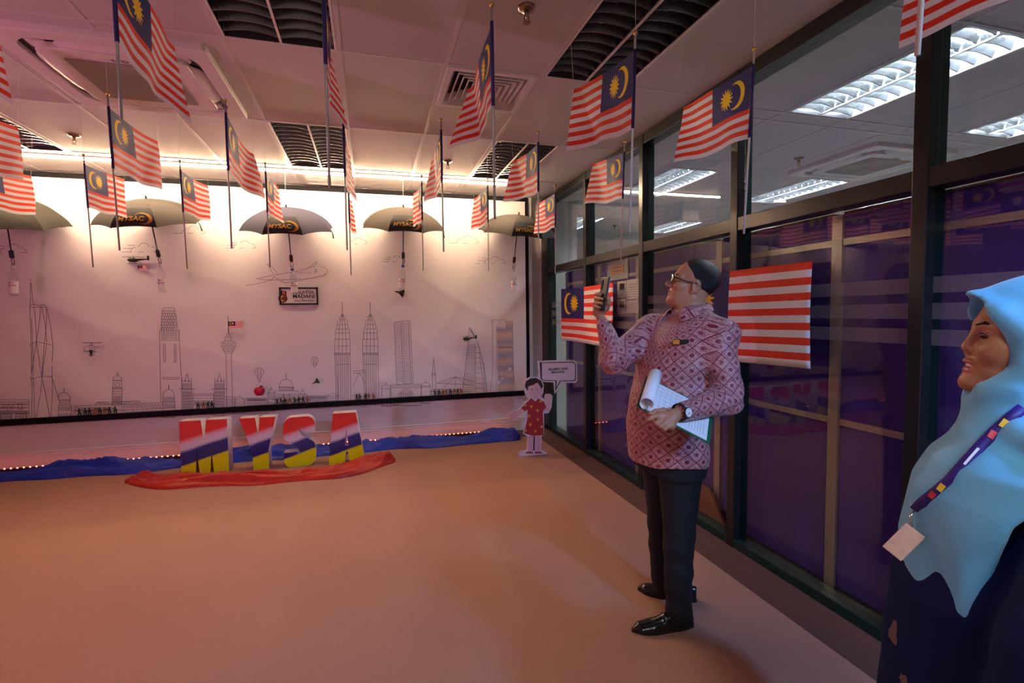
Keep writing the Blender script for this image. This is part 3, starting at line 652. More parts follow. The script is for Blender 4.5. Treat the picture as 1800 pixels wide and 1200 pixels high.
# kites / balloons / helicopter drawings
A = Art(); A.arc(456, 653, 8, 7, -20, 200, 12).L((449, 657), (456, 668), (463, 657)).L((453, 648), (454, 664)).L((459, 648), (458, 664)).R(454, 668, 458, 671); A.done('printed_balloon')
A = Art(); A.arc(553, 633, 6.5, 6, -20, 200, 12).L((547, 636), (553, 645), (559, 636)).L((551, 629), (552, 642)).L((556, 629), (555, 642)); A.done('printed_balloon')
A = Art(); A.L((146, 602), (181, 602), w=.007).L((162, 602), (162, 607), w=.007).L((147, 612), (152, 608), (162, 606), (170, 609), (183, 608), (185, 605)).L((147, 612), (148, 616), (165, 616), (170, 611), (182, 611), (184, 613)).L((146, 618), (171, 618), w=.006).R(158, 607, 166, 611); A.done('printed_helicopter')
A = Art(); A.L((686, 360), (690, 348), (712, 364)).L((690, 356), (704, 364)); A.done('printed_kite')
# framed plaque
Pa, Pb = onY(491, 505, D-.03), onY(560, 535.5, D-.03); cx, cz = (Pa[0]+Pb[0])/2, (Pa[2]+Pb[2])/2; W2, H2 = (Pb[0]-Pa[0])/2, (Pa[2]-Pb[2])/2
pq = thing('framed_plaque', 'white plaque with bold black slogan and hand emblem in a black frame on the banner', 'sign', (cx, D-.055, cz))
box('plate', (-W2, 0, -H2), (W2, .012, H2), mPAPER, pq)
for a, b in (((-W2, -.008, H2-.018), (W2, .012, H2)), ((-W2, -.008, -H2), (W2, .012, -H2+.018)), ((-W2, -.008, -H2), (-W2+.018, .012, H2)), ((W2-.018, -.008, -H2), (W2, .012, H2))): box('frame', a, b, mBLACK, pq)
for s_, sz, z, bo, sh in (('MALAYSIA', .047, .040, .0006, 0), ('MADANI', .058, -.004, .0012, 0), ('Jiwa Merdeka', .037, -.048, .0, .4)):
    me = text_mesh(s_, sz, .001, bo, sh); xform(me, STAND((.050, -.003, z))); obj('lettering', me, pq, mINK)
mREDP = mat('red_print', (.6, .05, .06), .6); mYELP = mat('yellow_print', (.85, .6, .05), .6)
for i in range(4):
    me = curve_mesh([[(-.008, 0), (.008, 0), (.008, .05+.008*(1.5-abs(i-1.5))), (0, .058+.008*(1.5-abs(i-1.5))), (-.008, .05)]], .0008, 'emblem_finger'); xform(me, STAND((-.188+.019*i, -.002, 0))); obj('emblem_finger', me, pq, mREDP if i % 2 == 0 else mINK)
me = curve_mesh([[(.046*math.cos(a), .046*math.sin(a)) for a in np.linspace(0, 2*math.pi, 24, False)]], .0008, 'emblem_palm'); xform(me, STAND((-.160, -.003, -.025))); obj('emblem_palm', me, pq, mat('emblem_dark', (.12, .02, .03), .6))
me = curve_mesh([[(.03*math.cos(a), .03*math.sin(a)) for a in np.linspace(.6, 5.7, 16)]+[(.01+.024*math.cos(a), .024*math.sin(a)) for a in np.linspace(5.5, .8, 14)]], .0008, 'emblem_crescent'); xform(me, STAND((-.160, -.005, -.025))); obj('emblem_crescent', me, pq, mYELP)

# ------------------------------------------------------------------ toys fixed to the banner
def toy_heli(px, sc, label, col):
    c = onY(px[0], px[1], D-.085); t = thing('toy_helicopter', label, 'toy', tuple(c)); m = mat('toy_paint', col, .5)
    MB().ball((-.03*sc, 0, 0), (.05*sc, .022*sc, .022*sc), 12, 8).ball((-.05*sc, 0, .008*sc), (.02*sc, .015*sc, .016*sc), 10, 6).build('fuselage', m, t, True)
    MB().tube([(.0, 0, .004*sc), (.10*sc, 0, .012*sc)], [.012*sc, .004*sc], 8).build('tail_boom', m, t, True)
    MB().box((.09*sc, -.003, .0), (.11*sc, .003, .045*sc)).build('tail_fin', m, t)
    MB().box((-.12*sc, -.006, .03*sc), (.07*sc, .006, .033*sc)).box((-.028*sc, -.004, .015*sc), (-.02*sc, .004, .03*sc)).build('rotor', m, t)
    MB().tube([(-.07*sc, -.01, -.03*sc), (.01*sc, -.01, -.03*sc)], .003*sc, 6).tube([(-.05*sc, 0, -.015*sc), (-.05*sc, -.01, -.03*sc)], .0025*sc, 6).tube([(-.01*sc, 0, -.015*sc), (-.01*sc, -.01, -.03*sc)], .0025*sc, 6).build('skids', m, t, True)
    box('mount', (-.02*sc, 0, -.005), (.01*sc, .036, .008), m, t)
toy_heli((240, 457), 1.0, 'dark toy helicopter on the banner over a small flag', (.015, .02, .012)); toy_heli((824, 595), .9, 'dark green toy helicopter stuck before the sail-shaped tower drawing', (.012, .03, .016))
def toy_jet(px, sc, label, col, rot):
    c = onY(px[0], px[1], D-.08); t = thing('toy_jet', label, 'toy', tuple(c), rot=(0, rot, 0)); m = mat('toy_jet_paint', col, .5)
    MB().tube([(-.07*sc, 0, 0), (-.03*sc, 0, 0), (.05*sc, 0, 0)], [.002, .012*sc, .009*sc], 8).build('fuselage', m, t, True)
    MB().hexa([(-.03*sc, -.004, 0), (.045*sc, -.004, -.055*sc), (.055*sc, -.004, -.03*sc), (.05*sc, -.004, 0), (-.03*sc, .004, 0), (.045*sc, .004, -.055*sc), (.055*sc, .004, -.03*sc), (.05*sc, .004, 0)]).build('wing', m, t)
    MB().hexa([(-.03*sc, -.004, 0), (.05*sc, -.004, 0), (.055*sc, -.004, .03*sc), (.045*sc, -.004, .055*sc), (-.03*sc, .004, 0), (.05*sc, .004, 0), (.055*sc, .004, .03*sc), (.045*sc, .004, .055*sc)]).build('wing', m, t)
    MB().box((.03*sc, -.03*sc, -.003), (.055*sc, 0, .003)).build('tail_fin', m, t); box('mount', (-.01, 0, -.006), (.01, .032, .006), m, t)
toy_jet((703, 514), .9, 'black toy fighter jet on the banner beside a hanging bottle', (.01, .01, .012), .25); toy_jet((555, 671), .62, 'small green toy jet on the banner under the printed balloon', (.03, .06, .04), -.5)
c = onY(456, 687, D-.105); t = thing('toy_apple', 'red toy apple on the banner below the printed balloon', 'toy', tuple(c))
MB().lathe([(.006, -.042), (.03, -.045), (.048, -.025), (.054, .0), (.048, .028), (.03, .04), (.008, .034)], n=18).build('fruit', mat('apple_red', (.5, .01, .05), .25), t, True); MB().tube([(0, 0, .03), (.01, 0, .055)], .004, 6).build('stem', mDARK, t); box('mount', (-.008, .03, -.008), (.008, .057, .008), mDARK, t)
MB().ball((.02, 0, .05), (.018, .006, .008), 8, 6).build('leaf', mat('toy_leaf', (.02, .06, .02), .5), t)
def small_flag(x0, y0, x1, y1, label, pole):
    a = onY(x0, y0, D-.06); b = onY(x1, y1, D-.06); t = thing('paper_flag', label, 'flag', (a[0], D-.075, b[2])); w_, h_ = b[0]-a[0], a[2]-b[2]
    v = []; uv = []; f = []
    for i in range(9):
        for j in range(5): v.append((w_*i/8, .006*math.sin(i*.9), h_*j/4)); uv.append((i/8, j/4))
    for i in range(8):
        for j in range(4): k = i*5+j; f.append((k, k+5, k+6, k+1))
    obj('cloth', mesh('cloth', v, f, uv), t, mFLAGBIG, True)
    MB().tube([(0, 0, -pole), (0, 0, h_+.01)], .003, 6).build('staff', mDARK, t); box('mount', (-.004, 0, h_*.4), (.004, .027, h_*.6), mDARK, t)
small_flag(402, 565, 427, 577, 'tiny paper flag flying from the disc-headed tower drawing', .05); small_flag(244, 467, 260, 474, 'tiny paper flag below the dark toy helicopter', .0)
def toy_man(name, m, pose):
    b = MB(); k = pose
    b.box((-.012, -.008, 0), (.012, .008, .004)) if k != 3 else None
    b.tube([(-.008, 0, .003), (-.006, 0, .024)], [.0035, .0045], 6).tube([(.009, 0, .003), (.005, 0, .024)], [.0035, .0045], 6)
    b.tube([(0, 0, .022), (0, 0, .036), (0, 0, .044)], [.0065, .008, .005], 8).ball((0, 0, .0515), (.0055, .0055, .0065), 8, 6).ball((0, 0, .0535), (.007, .007, .005), 8, 5)
    if k == 0: b.tube([(-.007, 0, .041), (-.014, -.006, .034), (-.004, -.01, .034)], .0028, 6).tube([(.007, 0, .041), (.013, -.007, .035), (.006, -.011, .035)], .0028, 6).tube([(-.018, -.011, .03), (.018, -.011, .038)], .0016, 6)
    elif k == 1: b.tube([(-.007, 0, .041), (-.016, -.003, .046), (-.02, -.004, .052)], .0028, 6).tube([(.007, 0, .041), (.013, -.004, .032), (.014, -.005, .024)], .0028, 6).tube([(.014, -.006, .012), (.014, -.006, .036)], .0016, 6)
    elif k == 2: b.tube([(-.007, 0, .041), (-.018, 0, .042), (-.026, -.004, .043)], .0028, 6).tube([(.007, 0, .041), (-.006, -.008, .041), (-.018, -.008, .043)], .0028, 6).tube([(-.04, -.006, .044), (.006, -.008, .042)], .0016, 6)
    else: b.tube([(-.007, 0, .041), (-.01, 0, .055), (-.006, 0, .066)], .0028, 6).tube([(.007, 0, .041), (.01, 0, .055), (.006, 0, .066)], .0028, 6)
    return b
mTOY = [(mat('toy_green', (.02, .035, .02), .6), 'dark green'), (mat('toy_tan', (.32, .13, .06), .6), 'tan'), (mat('toy_black', (.012, .012, .014), .6), 'near-black')]
pose_t = ['with rifle across chest', 'raising one arm', 'aiming a rifle']
meshes = {}
spots = [([138, 148, 156, 166, 174, 183, 191, 201], 'below the long palace drawing', 'GGBTGTBG'), ([347, 357, 365, 372], 'below the station drawing', 'GTBB'), ([487, 494, 501, 510, 518, 525, 533, 540], 'below the domed palace drawing', 'GGGTGGBT'), ([627, 632, 643, 649, 657], 'below the twin towers drawing', 'GGGTT'), ([765, 772, 779, 785, 792, 799, 805, 810], 'below the mosque drawing', 'GGTTGTGT')]
zt = BZ0+.028
for xs, where, cs in spots:
    for i, (x, c_) in enumerate(zip(xs, cs)):
        ci = 'GTB'.index(c_); po = (i*2+len(xs)) % 3; key = (ci, po)
        if key not in meshes:
            me = toy_man('x', None, po).me('toy_soldier'); me.materials.append(mTOY[ci][0]); me.transform(Matrix.Scale(1.25, 4)); meshes[key] = me
        p = onY(x, 700, D-.064); o = link(bpy.data.objects.new('toy_soldier', meshes[key])); o.location = (p[0], D-.064, zt)
        tag(o, '%s toy soldier %s on the ledge %s' % (mTOY[ci][1], pose_t[po], where), 'toy soldier', 'toy soldiers along the banner ledge %s' % where)
me = toy_man('x', None, 3).me('toy_paratrooper'); me.materials.append(mTOY[2][0]); p = onY(160, 627, D-.05); o = link(bpy.data.objects.new('toy_paratrooper', me)); o.location = tuple(p); me.transform(Matrix.Scale(1.1, 4))
v_ = MB().box((-.004, 0, .03), (.004, .03, .04)).me('m'); bm = bmesh.new(); bm.from_mesh(me); bm.from_mesh(v_); bm.to_mesh(me); bm.free()
tag(o, 'black toy paratrooper hanging under the printed helicopter', 'toy soldier')

# ------------------------------------------------------------------ umbrellas and bottles
UY = 5.40
mGOLDP = mat('gold_print', (.55, .30, .04), .5)
def fabric2(name, col, tr=.12):
    m = mat(name, col, .75, noise=.12, scale=25, bump=.1, bscale=60); nt = m.node_tree; b = nt.nodes['Principled BSDF']; out = nt.nodes['Material Output']
    t_ = node(nt, 'ShaderNodeBsdfTranslucent', ins={0: (*col, 1)}); mx = node(nt, 'ShaderNodeMixShader', ins={0: tr}); nt.links.new(b.outputs[0], mx.inputs[1]); nt.links.new(t_.outputs[0], mx.inputs[2]); nt.links.new(mx.outputs[0], out.inputs[0]); return m
mUK = fabric2('umbrella_black', (.012, .012, .012), .05); mSHAFT = mat('umbrella_shaft', (.02, .02, .02), .3, .6)
def umbrella(px_top, col, label, tilt, rot, mc, R=.445, Hc=.215):
    top = onY(px_top[0], px_top[1], UY); t = thing('umbrella', label, 'umbrella', tuple(map(float, top)), 'open umbrellas hanging upright before the banner'); t.rotation_euler = (tilt[0], tilt[1], 0)
    prof = lambda q: -Hc*(1-math.cos(q*1.45))/(1-math.cos(1.45))
    def pt(q, a):          # q 0..1 radial, a in rib units
        i = math.floor(a+1e-9); fr = a-i; a0 = rot+2*math.pi*i/8; a1 = a0+2*math.pi/8
        rr = R*math.sin(q*1.32)/math.sin(1.32); sag = 4*fr*(1-fr)
        z = prof(q)+.018*sag*q*q-.006*sag*q
        p0 = Vector((math.cos(a0), math.sin(a0), 0))*rr; p1 = Vector((math.cos(a1), math.sin(a1), 0))*rr
        p = p0.lerp(p1, fr)*(1-.02*sag*q); p.z = z; return p
    for i in range(8):
        v = []; f = []; nq, na = 12, 8
        for q in range(nq+1):
            for a in range(na+1): v.append(pt(q/nq, i+a/na*.9999))
        for q in range(nq):
            for a in range(na): k = q*(na+1)+a; f.append((k, k+na+1, k+na+2, k+1))
        logo = (i == 0)
        o = obj('canopy_panel', mesh('canopy_panel', v, f), t, mc, True)
        if logo:
            v2 = []; f2 = []; nq = 8
            for q in range(nq+1):
                for a in range(na+1): p = pt(.52+.478*q/nq, i+a/na*.9999); v2.append(p*1.004+Vector((0, 0, .0015)))
            for q in range(nq):
                for a in range(na): k = q*(na+1)+a; f2.append((k, k+na+1, k+na+2, k+1))
            bp_ = obj('logo_patch', mesh('logo_patch', v2, f2), o, mUK, True)
            me = text_mesh('MYSAC', .056, .0003, .0011, .1, space=1.0); me.transform(Matrix.Translation((-.022, -.004, 0)))
            for a0, a1, rr, wd in ((-100, 150, .062, .007), (-60, 110, .052, .009), (-80, 60, .068, .004)):
                sw = []; n = 18
                for j in range(n+1):
                    a = math.radians(a0+(a1-a0)*j/n); w_ = wd*(.2+math.sin(math.pi*j/n)); sw.append((a, w_))
                P = [(.055+(rr+w_/2)*math.cos(a), (rr+w_/2)*.8*math.sin(a)) for a, w_ in sw]+[(.055+(rr-w_/2)*math.cos(a), (rr-w_/2)*.8*math.sin(a)) for a, w_ in reversed(sw)]
                m2 = curve_mesh([P], .0003, 'swoosh'); bm = bmesh.new(); bm.from_mesh(me); bm.from_mesh(m2); bm.to_mesh(me); bm.free()
            for vv in me.vertices:           # wrap the print onto the panel
                X, Y = vv.co.x, vv.co.y; fr = .5+X/(.70*R*.9); q = .80-Y/(R*.80)
                p = pt(min(max(q, .5), .995), i+min(max(fr, .02), .98)); vv.co = p*1.009+Vector((0, 0, .004+vv.co.z))
            obj('logo_print', me, o, mGOLDP)
        MB().tube([pt(q/8, i+.0001)-Vector((0, 0, .004)) for q in range(1, 9)], .002, 5).build('rib', mSHAFT, t, True)
        MB().tube([Vector((0, 0, -.16)), pt(.6, i+.0001)-Vector((0, 0, .005))], .0018, 5).build('stretcher', mSHAFT, t, True)
    MB().lathe([(.002, .03), (.007, .024), (.009, .01), (.012, -.004), (.012, -.02)][::-1], n=12).build('ferrule', mSHAFT, t, True)
    MB().tube([(0, 0, 0), (0, 0, -.30), (0, 0, -.47)], [.006, .006, .0045], 8).build('shaft', mSHAFT, t, True)
    MB().lathe([(.014, -.17), (.014, -.15)], n=12).build('runner', mDARK, t)
    MB().lathe([(.015, -.535), (.018, -.53), (.018, -.475), (.014, -.468)], n=14).build('handle', mDARK, t, True)
    MB().tube([(.0, 0, -.53), (.014, .0, -.56), (.008, 0, -.60), (-.006, 0, -.60), (-.010, 0, -.56), (0, 0, -.53)], .003, 6).build('wrist_loop', mDARK, t, True)
    p = pt(1, 2.3); MB().tube([p, p+Vector((.012, -.01, -.03)), p+Vector((.02, -.005, -.085))], [.003, .005, .007], 6).build('tie_strap', mUK, t)
    RR = t.rotation_euler.to_matrix(); up = RR.inverted() @ Vector((0, 0, CZ-top[2]-.001))
    MB().tube([(0, 0, .028), up], .0008, 4).build('thread', mSTRING, t)
    lo = Vector(top)+RR @ Vector((0, 0, -.597)); return lo
mPET = glass_mat('clear_bottle', (.93, .95, .96), 1.35, .05, .03); mWATER = mat('bottle_label', (.75, .72, .74), .6); mCAPB = mat('blue_cap', (.02, .05, .35), .4); mCAPW = mat('clear_cap', (.6, .6, .62), .4)
def bottle(p, cap, label, tilt):
    t = thing('water_bottle', label, 'bottle', (p[0], p[1], p[2]+.012), 'water bottles hanging from umbrella handles'); t.rotation_euler = (0, tilt, 0)
    MB().tube([(0, 0, .004), (.012, 0, -.012), (.0, 0, -.03), (-.012, 0, -.012), (0, 0, .004)], .0016, 5).build('hanging_cord', mDARK, t)
    MB().lathe([(.015, -.042), (.016, -.04), (.016, -.026), (.014, -.022)], n=16).build('cap', cap, t, True)
    pr = [(.026, -.292), (.031, -.286), (.033, -.27), (.031, -.262), (.033, -.25), (.033, -.17), (.031, -.163), (.033, -.155), (.033, -.14), (.031, -.134), (.033, -.125), (.030, -.095), (.022, -.07), (.014, -.055), (.0125, -.042)]
    MB().lathe(pr, n=24).build('bottle_body', mPET, t, True)
    b = MB(); n = 28; v = []; f = []
    for z in (-.268, -.158): v += [(.0342*math.cos(2*math.pi*k/n), .0342*math.sin(2*math.pi*k/n), z) for k in range(n)]
    f = [(k, (k+1) % n, n+(k+1) % n, n+k) for k in range(n)]
    lb = b.add(v, f).build('paper_label', mWATER, t, True)
    def wrap(me, cz, R=.0350):
        for vv in me.vertices: a = vv.co.x/R-math.pi/2; vv.co = (R*math.cos(a), R*math.sin(a), cz+vv.co.y)
        return me
    me = MB().box((-.014, -.007, 0), (.014, .010, .0002)).me('label_flag'); o = obj('label_flag', wrap(me, -.178), lb, mREDP)
    me = MB().box((-.014, .001, 0), (-.001, .010, .0002)).me('label_canton'); obj('label_canton', wrap(me, -.178, .0353), lb, mat_sleeve)
    obj('label_text', wrap(text_mesh('MALAYSIA', .016, .0001, .0006), -.198), lb, mREDP)
    for z, w_ in ((-.215, .03), (-.224, .038)): obj('label_text', wrap(MB().box((-w_/2, -.0012, 0), (w_/2, .0012, .0001)).me('label_text'), z), lb, mGREYINK)
cT, cB = (.050, .041, .030), (.042, .042, .085)
U = [((92, 352), 'grey-brown umbrella with strap, farthest from the glass partition', (.30, .10), 2.6, (.036, .034, .026), mCAPW, 'water bottle with a clear cap below the umbrella farthest from the glass'),
     ((257, 349), 'grey-brown umbrella with black logo panel, second from the dark strap umbrella', (.28, -.05), -1.96, (.046, .039, .031), mCAPW, 'water bottle with a clear cap below the brown umbrella beside the toy helicopter'),
     ((503, 364), 'blue-grey umbrella with black logo panel before the banner', (.28, -.02), -1.96, cB, mCAPB, 'blue-capped water bottle in front of the framed plaque'),
     ((709, 364), 'tan umbrella with black logo panel above the toy jet', (.26, .01), -1.96, cT, mCAPB, 'blue-capped water bottle beside the toy jet'),
     ((912, 377), 'dark tan umbrella with black logo panel beside the glass corner', (.24, .05), -1.96, (.040, .033, .026), mCAPW, 'clear-capped water bottle at the banner edge by the glass corner')]
for i, (px, lab, ti, rt, c_, cap, bl) in enumerate(U):
    if i == 0: px = (5, 345)
    lo = umbrella(px, c_, lab, ti, rt, fabric2('umbrella_cloth_%s' % ['olive', 'brown', 'blue', 'tan', 'dark'][i], c_))
    bottle(lo, cap, bl, (.04, -.03, -.06, .08, 0)[i])

# ------------------------------------------------------------------ block letters
mLET = bpy.data.materials.new('painted_letter_front'); mLET.use_nodes = True; nt = mLET.node_tree; b = nt.nodes['Principled BSDF']
tc = node(nt, 'ShaderNodeTexCoord'); sp = node(nt, 'ShaderNodeSeparateXYZ'); nt.links.new(tc.outputs['Object'], sp.inputs[0]); nz = node(nt, 'ShaderNodeTexNoise', ins={'Scale': 6.}); nt.links.new(tc.outputs['Object'], nz.inputs['Vector'])
tt = M_(nt, 'ADD', M_(nt, 'SUBTRACT', M_(nt, 'MULTIPLY', sp.outputs[2], 1/.50), M_(nt, 'MULTIPLY', sp.outputs[0], .60)), M_(nt, 'MULTIPLY', M_(nt, 'SUBTRACT', nz.outputs['Fac'], .5), .05))
cr = node(nt, 'ShaderNodeValToRGB'); nt.links.new(tt, cr.inputs[0]); els = cr.color_ramp.elements
stops = [(0, (.72, .80, .004)), (.155, (.72, .80, .004)), (.185, (.012, .02, .16)), (.40, (.015, .03, .22)), (.46, (.70, .66, .72)), (.56, (.72, .62, .68)), (.66, (.75, .04, .03)), (1, (.72, .03, .02))]
while len(els) < len(stops): els.new(.5)
for e, (p, c_) in zip(els, stops): e.position = p; e.color = (*c_, 1)
nt.links.new(cr.outputs[0], b.inputs['Base Color']); b.inputs['Roughness'].default_value = .22; b.inputs['Coat Weight'].default_value = .3
mLSIDE = mat('letter_side_card', (.76, .70, .70), .6)
arcS = lambda cx, cy, rx, ry, a0, a1, n=8: [(cx+rx*math.cos(math.radians(a0+(a1-a0)*i/n)), cy+ry*math.sin(math.radians(a0+(a1-a0)*i/n))) for i in range(n+1)]
LET = {'M': [[(0, 0), (0, 1), (.45, 1), (.5, .55), (.56, 1), (1, 1), (1, 0), (.68, 0), (.645, .45), (.6, 0), (.38, 0), (.335, .5), (.3, 0)]],
       'Y': [[(0, 1), (.44, 1), (.5, .64), (.56, 1), (1, 1), (.77, .36), (.77, 0), (.33, 0), (.33, .34)]],
       'S': [[(0, .30), (0, .14)]+arcS(.2, .14, .2, .14, 180, 270)+arcS(.72, .2, .28, .2, 270, 360)+arcS(.72, .36, .28, .18, 0, 70)+[(.58, .62), (.49, .72), (.53, .78), (.60, .72), (1, .66), (1, .8)]+arcS(.75, .82, .25, .18, 0, 90)+arcS(.28, .8, .28, .2, 90, 180)+arcS(.28, .66, .28, .17, 180, 250)+[(.42, .40), (.51, .28), (.47, .23), (.41, .30)]],
       'A': [[(0, 0), (.15, 1), (.78, 1), (1, 0), (.57, 0), (.535, .24), (.475, .24), (.44, 0)], [(.505, .68), (.455, .36), (.56, .36)]]}
for ch, pxa, pxb, h in (('M', (319, 833), (404, 829), .505), ('Y', (424, 826), (488, 823), .50), ('S', (500, 819), (556, 816), .485), ('A', (578, 815), (642, 812), .505)):
    a, b_ = onZ(*pxa, 0), onZ(*pxb, 0); y = 5.17+{'M': .05, 'Y': .03, 'S': .0, 'A': -.04}[ch]; a = onY(pxa[0], pxa[1], y); b_ = onY(pxb[0], pxb[1], y); wd = b_[0]-a[0]
    me = curve_mesh([[(p[0]*wd, p[1]*h) for p in P] for P in LET[ch]], .065, 'block_letter'); xform(me, STAND((0, .065, 0)))
    t = thing('block_letter', 'standing block letter %s painted red, white, blue and yellow' % ch, 'letter', (a[0], y, 0), rot=(0, 0, math.radians({'M': -3, 'Y': -2, 'S': 4, 'A': -1}[ch])))
    for nm, keep in (('front_face', True), ('sides', False)):
        m2 = me.copy(); bm = bmesh.new(); bm.from_mesh(m2)
        bmesh.ops.delete(bm, geom=[f_ for f_ in bm.faces if (f_.normal.y < -.9) != keep], context='FACES'); bm.to_mesh(m2); bm.free()
        obj(nm, m2, t, mLET if keep else mLSIDE)

# ------------------------------------------------------------------ draped cloths and red LED string on the floor
def ribbon(name, label, path, wid, hgt, m, seed, n=240, k=22):
    r = np.random.RandomState(seed); P = np.array(path); t_ = np.linspace(0, len(P)-1, n)
    cx = np.interp(t_, range(len(P)), P[:, 0]); cy = np.interp(t_, range(len(P)), P[:, 1])
    ker = np.ones(21)/21; cx = np.convolve(np.pad(cx, 10, 'edge'), ker, 'valid'); cy = np.convolve(np.pad(cy, 10, 'edge'), ker, 'valid')
    s = np.concatenate([[0], np.cumsum(np.hypot(np.diff(cx), np.diff(cy)))]); dx, dy = np.gradient(cx), np.gradient(cy); l = np.hypot(dx, dy); nx, ny = -dy/l, dx/l
    v = []; f = []; ph = r.uniform(0, 6, 8)
    W = wid*(1+.25*np.sin(s*4+ph[0])+.15*np.sin(s*9+ph[1])); e = np.minimum(1, np.minimum(np.arange(n), np.arange(n)[::-1])/12.)
    for i in range(n):
        for j in range(k+1):
            q = -1+2*j/k; off = q*W[i]/2*(.35+.65*e[i]); env = (1-q*q)**.45
            fold = .5+.5*np.sin(q*5.5+1.6*np.sin(s[i]*3.1+ph[2])+ph[3]+s[i]*2.0); fold2 = .5+.5*np.sin(q*10+s[i]*8+2*np.sin(s[i]*5+q*2)+ph[4]); cross = .5+.5*np.sin(s[i]*11+3*q+2*np.sin(s[i]*3.7+ph[5]))
            rd1 = 1-abs(math.sin(3.2*q+1.9*s[i]+1.5*math.sin(2.1*s[i]+ph[7])+ph[0])); rd2 = 1-abs(math.sin(-4.4*q+3.6*s[i]+2*math.sin(3.3*s[i]+q)+ph[1])); rd3 = 1-abs(math.sin(8.5*q+6*s[i]+3*math.sin(1.9*s[i]+2*q)))
            z = hgt*env*(.16+.26*fold**1.5+.12*fold2*cross+.40*rd1**1.3+.26*rd2**1.5+.10*rd3**2)*(.55+.45*math.sin(s[i]*2.3+ph[6])**2)*(.3+.7*e[i])+.003
            v.append((cx[i]+nx[i]*off, cy[i]+ny[i]*off, z))
    for i in range(n-1):
        for j in range(k): a = i*(k+1)+j; f.append((a, a+1, a+k+2, a+k+1))
    N = len(v); rim = [i*(k+1) for i in range(n)]; rim2 = [i*(k+1)+k for i in range(n)]
    for R_, fl_ in ((rim, 1), (rim2, 0)):
        b0 = len(v); v += [(v[i][0], v[i][1], .0005) for i in R_]
        for i in range(n-1): q = (R_[i], R_[i+1], b0+i+1, b0+i); f.append(q if fl_ else q[::-1])
    return tag(obj(name, mesh(name, v, f), None, m, True), label, 'cloth')
def sateen(name, col): 
    m = mat(name, col, .42, noise=.25, scale=5, bump=.9, bscale=16, spec=.4); m.node_tree.nodes['Principled BSDF'].inputs['Sheen Weight'].default_value = .05; return m
zf = lambda x, y: tuple(onZ(x, y, 0)[:2])
ribbon('blue_drape', 'rumpled royal blue satin cloth lying along the foot of the banner wall', [(-3.9, 5.62)]+[(X, 5.60-.02*math.sin(X*2)) for X in np.linspace(-3.3, 1.4, 10)]+[(1.66, 5.47)], .25, .17, sateen('blue_satin', (.012, .035, .36)), 5, 420)
ribbon('red_drape', 'orange-red satin cloth curved on the floor in front of the block letters', [zf(238, 838), zf(262, 846), zf(310, 849), zf(380, 849), zf(460, 846), zf(540, 838), zf(610, 829), zf(655, 818), zf(694, 806)], .25, .13, sateen('red_satin', (.42, .014, .004)), 9, 260)
t = thing('led_string', 'string of small glowing red lights along the wall behind the blue cloth', 'light string', (0, 5.84, .0))
MB().tube([(-3.9, 0, .035), (1.62, 0, .035)], .006, 6).build('wire', mDARK, t); box('base_strip', (-3.9, -.006, 0), (1.62, .006, .03), mDARK, t)
led = MB().ball((0, 0, 0), .0065, 8, 6).me('led'); led.materials.append(emis('red_led', (1, .10, .06), 16))
for i in range(110): o = link(bpy.data.objects.new('led', led), t); o.location = (-3.87+.05*i, -.007, .042)

# ------------------------------------------------------------------ standee: paper girl with a speech bubble
SYY = 4.83
sd = thing('paper_standee', 'flat cardboard girl in a red flowered dress beside a speech bubble', 'standee', tuple(onY(937, 799, SYY)))
sb = Vector(sd.location)
def flat(name, px, m, off, th=.0006, parent=sd, holes=()):
    P = [[(float(q[0]-sb.x), float(q[2]-sb.z)) for q in (onY(x, y, SYY) for x, y in poly)] for poly in (px, *holes)]
    me = curve_mesh(P, th, name); xform(me, STAND((0, -off, 0))); return obj(name, me, parent, m)
def zz(pts): return [(860+x*300/1565, 600+y*230/1200) for x, y in pts]     # points read off an enlarged view
mBOARD = mat('white_card', (.74, .70, .70), .6); mSKIN = mat('printed_skin', (.72, .50, .50), .6); mDRESS = mat('printed_red', (.42, .03, .035), .6); mHAIRP = mat('printed_hair', (.045, .022, .018), .6); mFLW = mat('printed_flower', (.72, .42, .06), .6)
body = flat('card_board', zz([(310, 400), (325, 350), (370, 325), (430, 325), (480, 350), (500, 400), (495, 470), (470, 505), (530, 540), (560, 480), (580, 500), (570, 600), (545, 655), (500, 660), (500, 850), (480, 870), (478, 990), (530, 1020), (533, 1045), (500, 1057), (270, 1050), (268, 1015), (300, 1000), (345, 1000), (350, 870), (310, 845), (335, 720), (340, 650), (230, 725), (185, 715), (175, 670), (205, 650), (285, 610), (330, 550), (380, 530), (330, 490)]), mBOARD, 0, .004)
flat('left_arm_print', zz([(300, 610), (325, 640), (225, 718), (190, 708), (180, 675), (210, 655)]), mSKIN, .0055)
flat('right_arm_print', zz([(500, 640), (545, 640), (570, 560), (578, 500), (555, 478), (510, 480), (500, 510), (520, 560), (510, 610)]), mSKIN, .0055)
flat('face_print', zz([(345, 430), (365, 500), (400, 525), (425, 528), (455, 500), (485, 460), (480, 400), (430, 370), (380, 380)]), mSKIN, .0055)
flat('hair_print', zz([(325, 410), (335, 365), (380, 335), (430, 335), (475, 360), (492, 410), (480, 435), (440, 375), (395, 400), (355, 410), (350, 455)]), mHAIRP, .0068)
flat('dress_print', zz([(345, 555), (385, 518), (420, 550), (448, 520), (500, 550), (520, 600), (490, 640), (495, 855), (400, 865), (318, 840), (350, 700), (348, 620), (330, 640), (290, 610)]), mDRESS, .0068)
flat('leg_print', zz([(360, 862), (405, 868), (400, 1015), (350, 1010)]), mSKIN, .0055); flat('leg_print', zz([(420, 868), (470, 862), (468, 1010), (418, 1012)]), mSKIN, .0055)
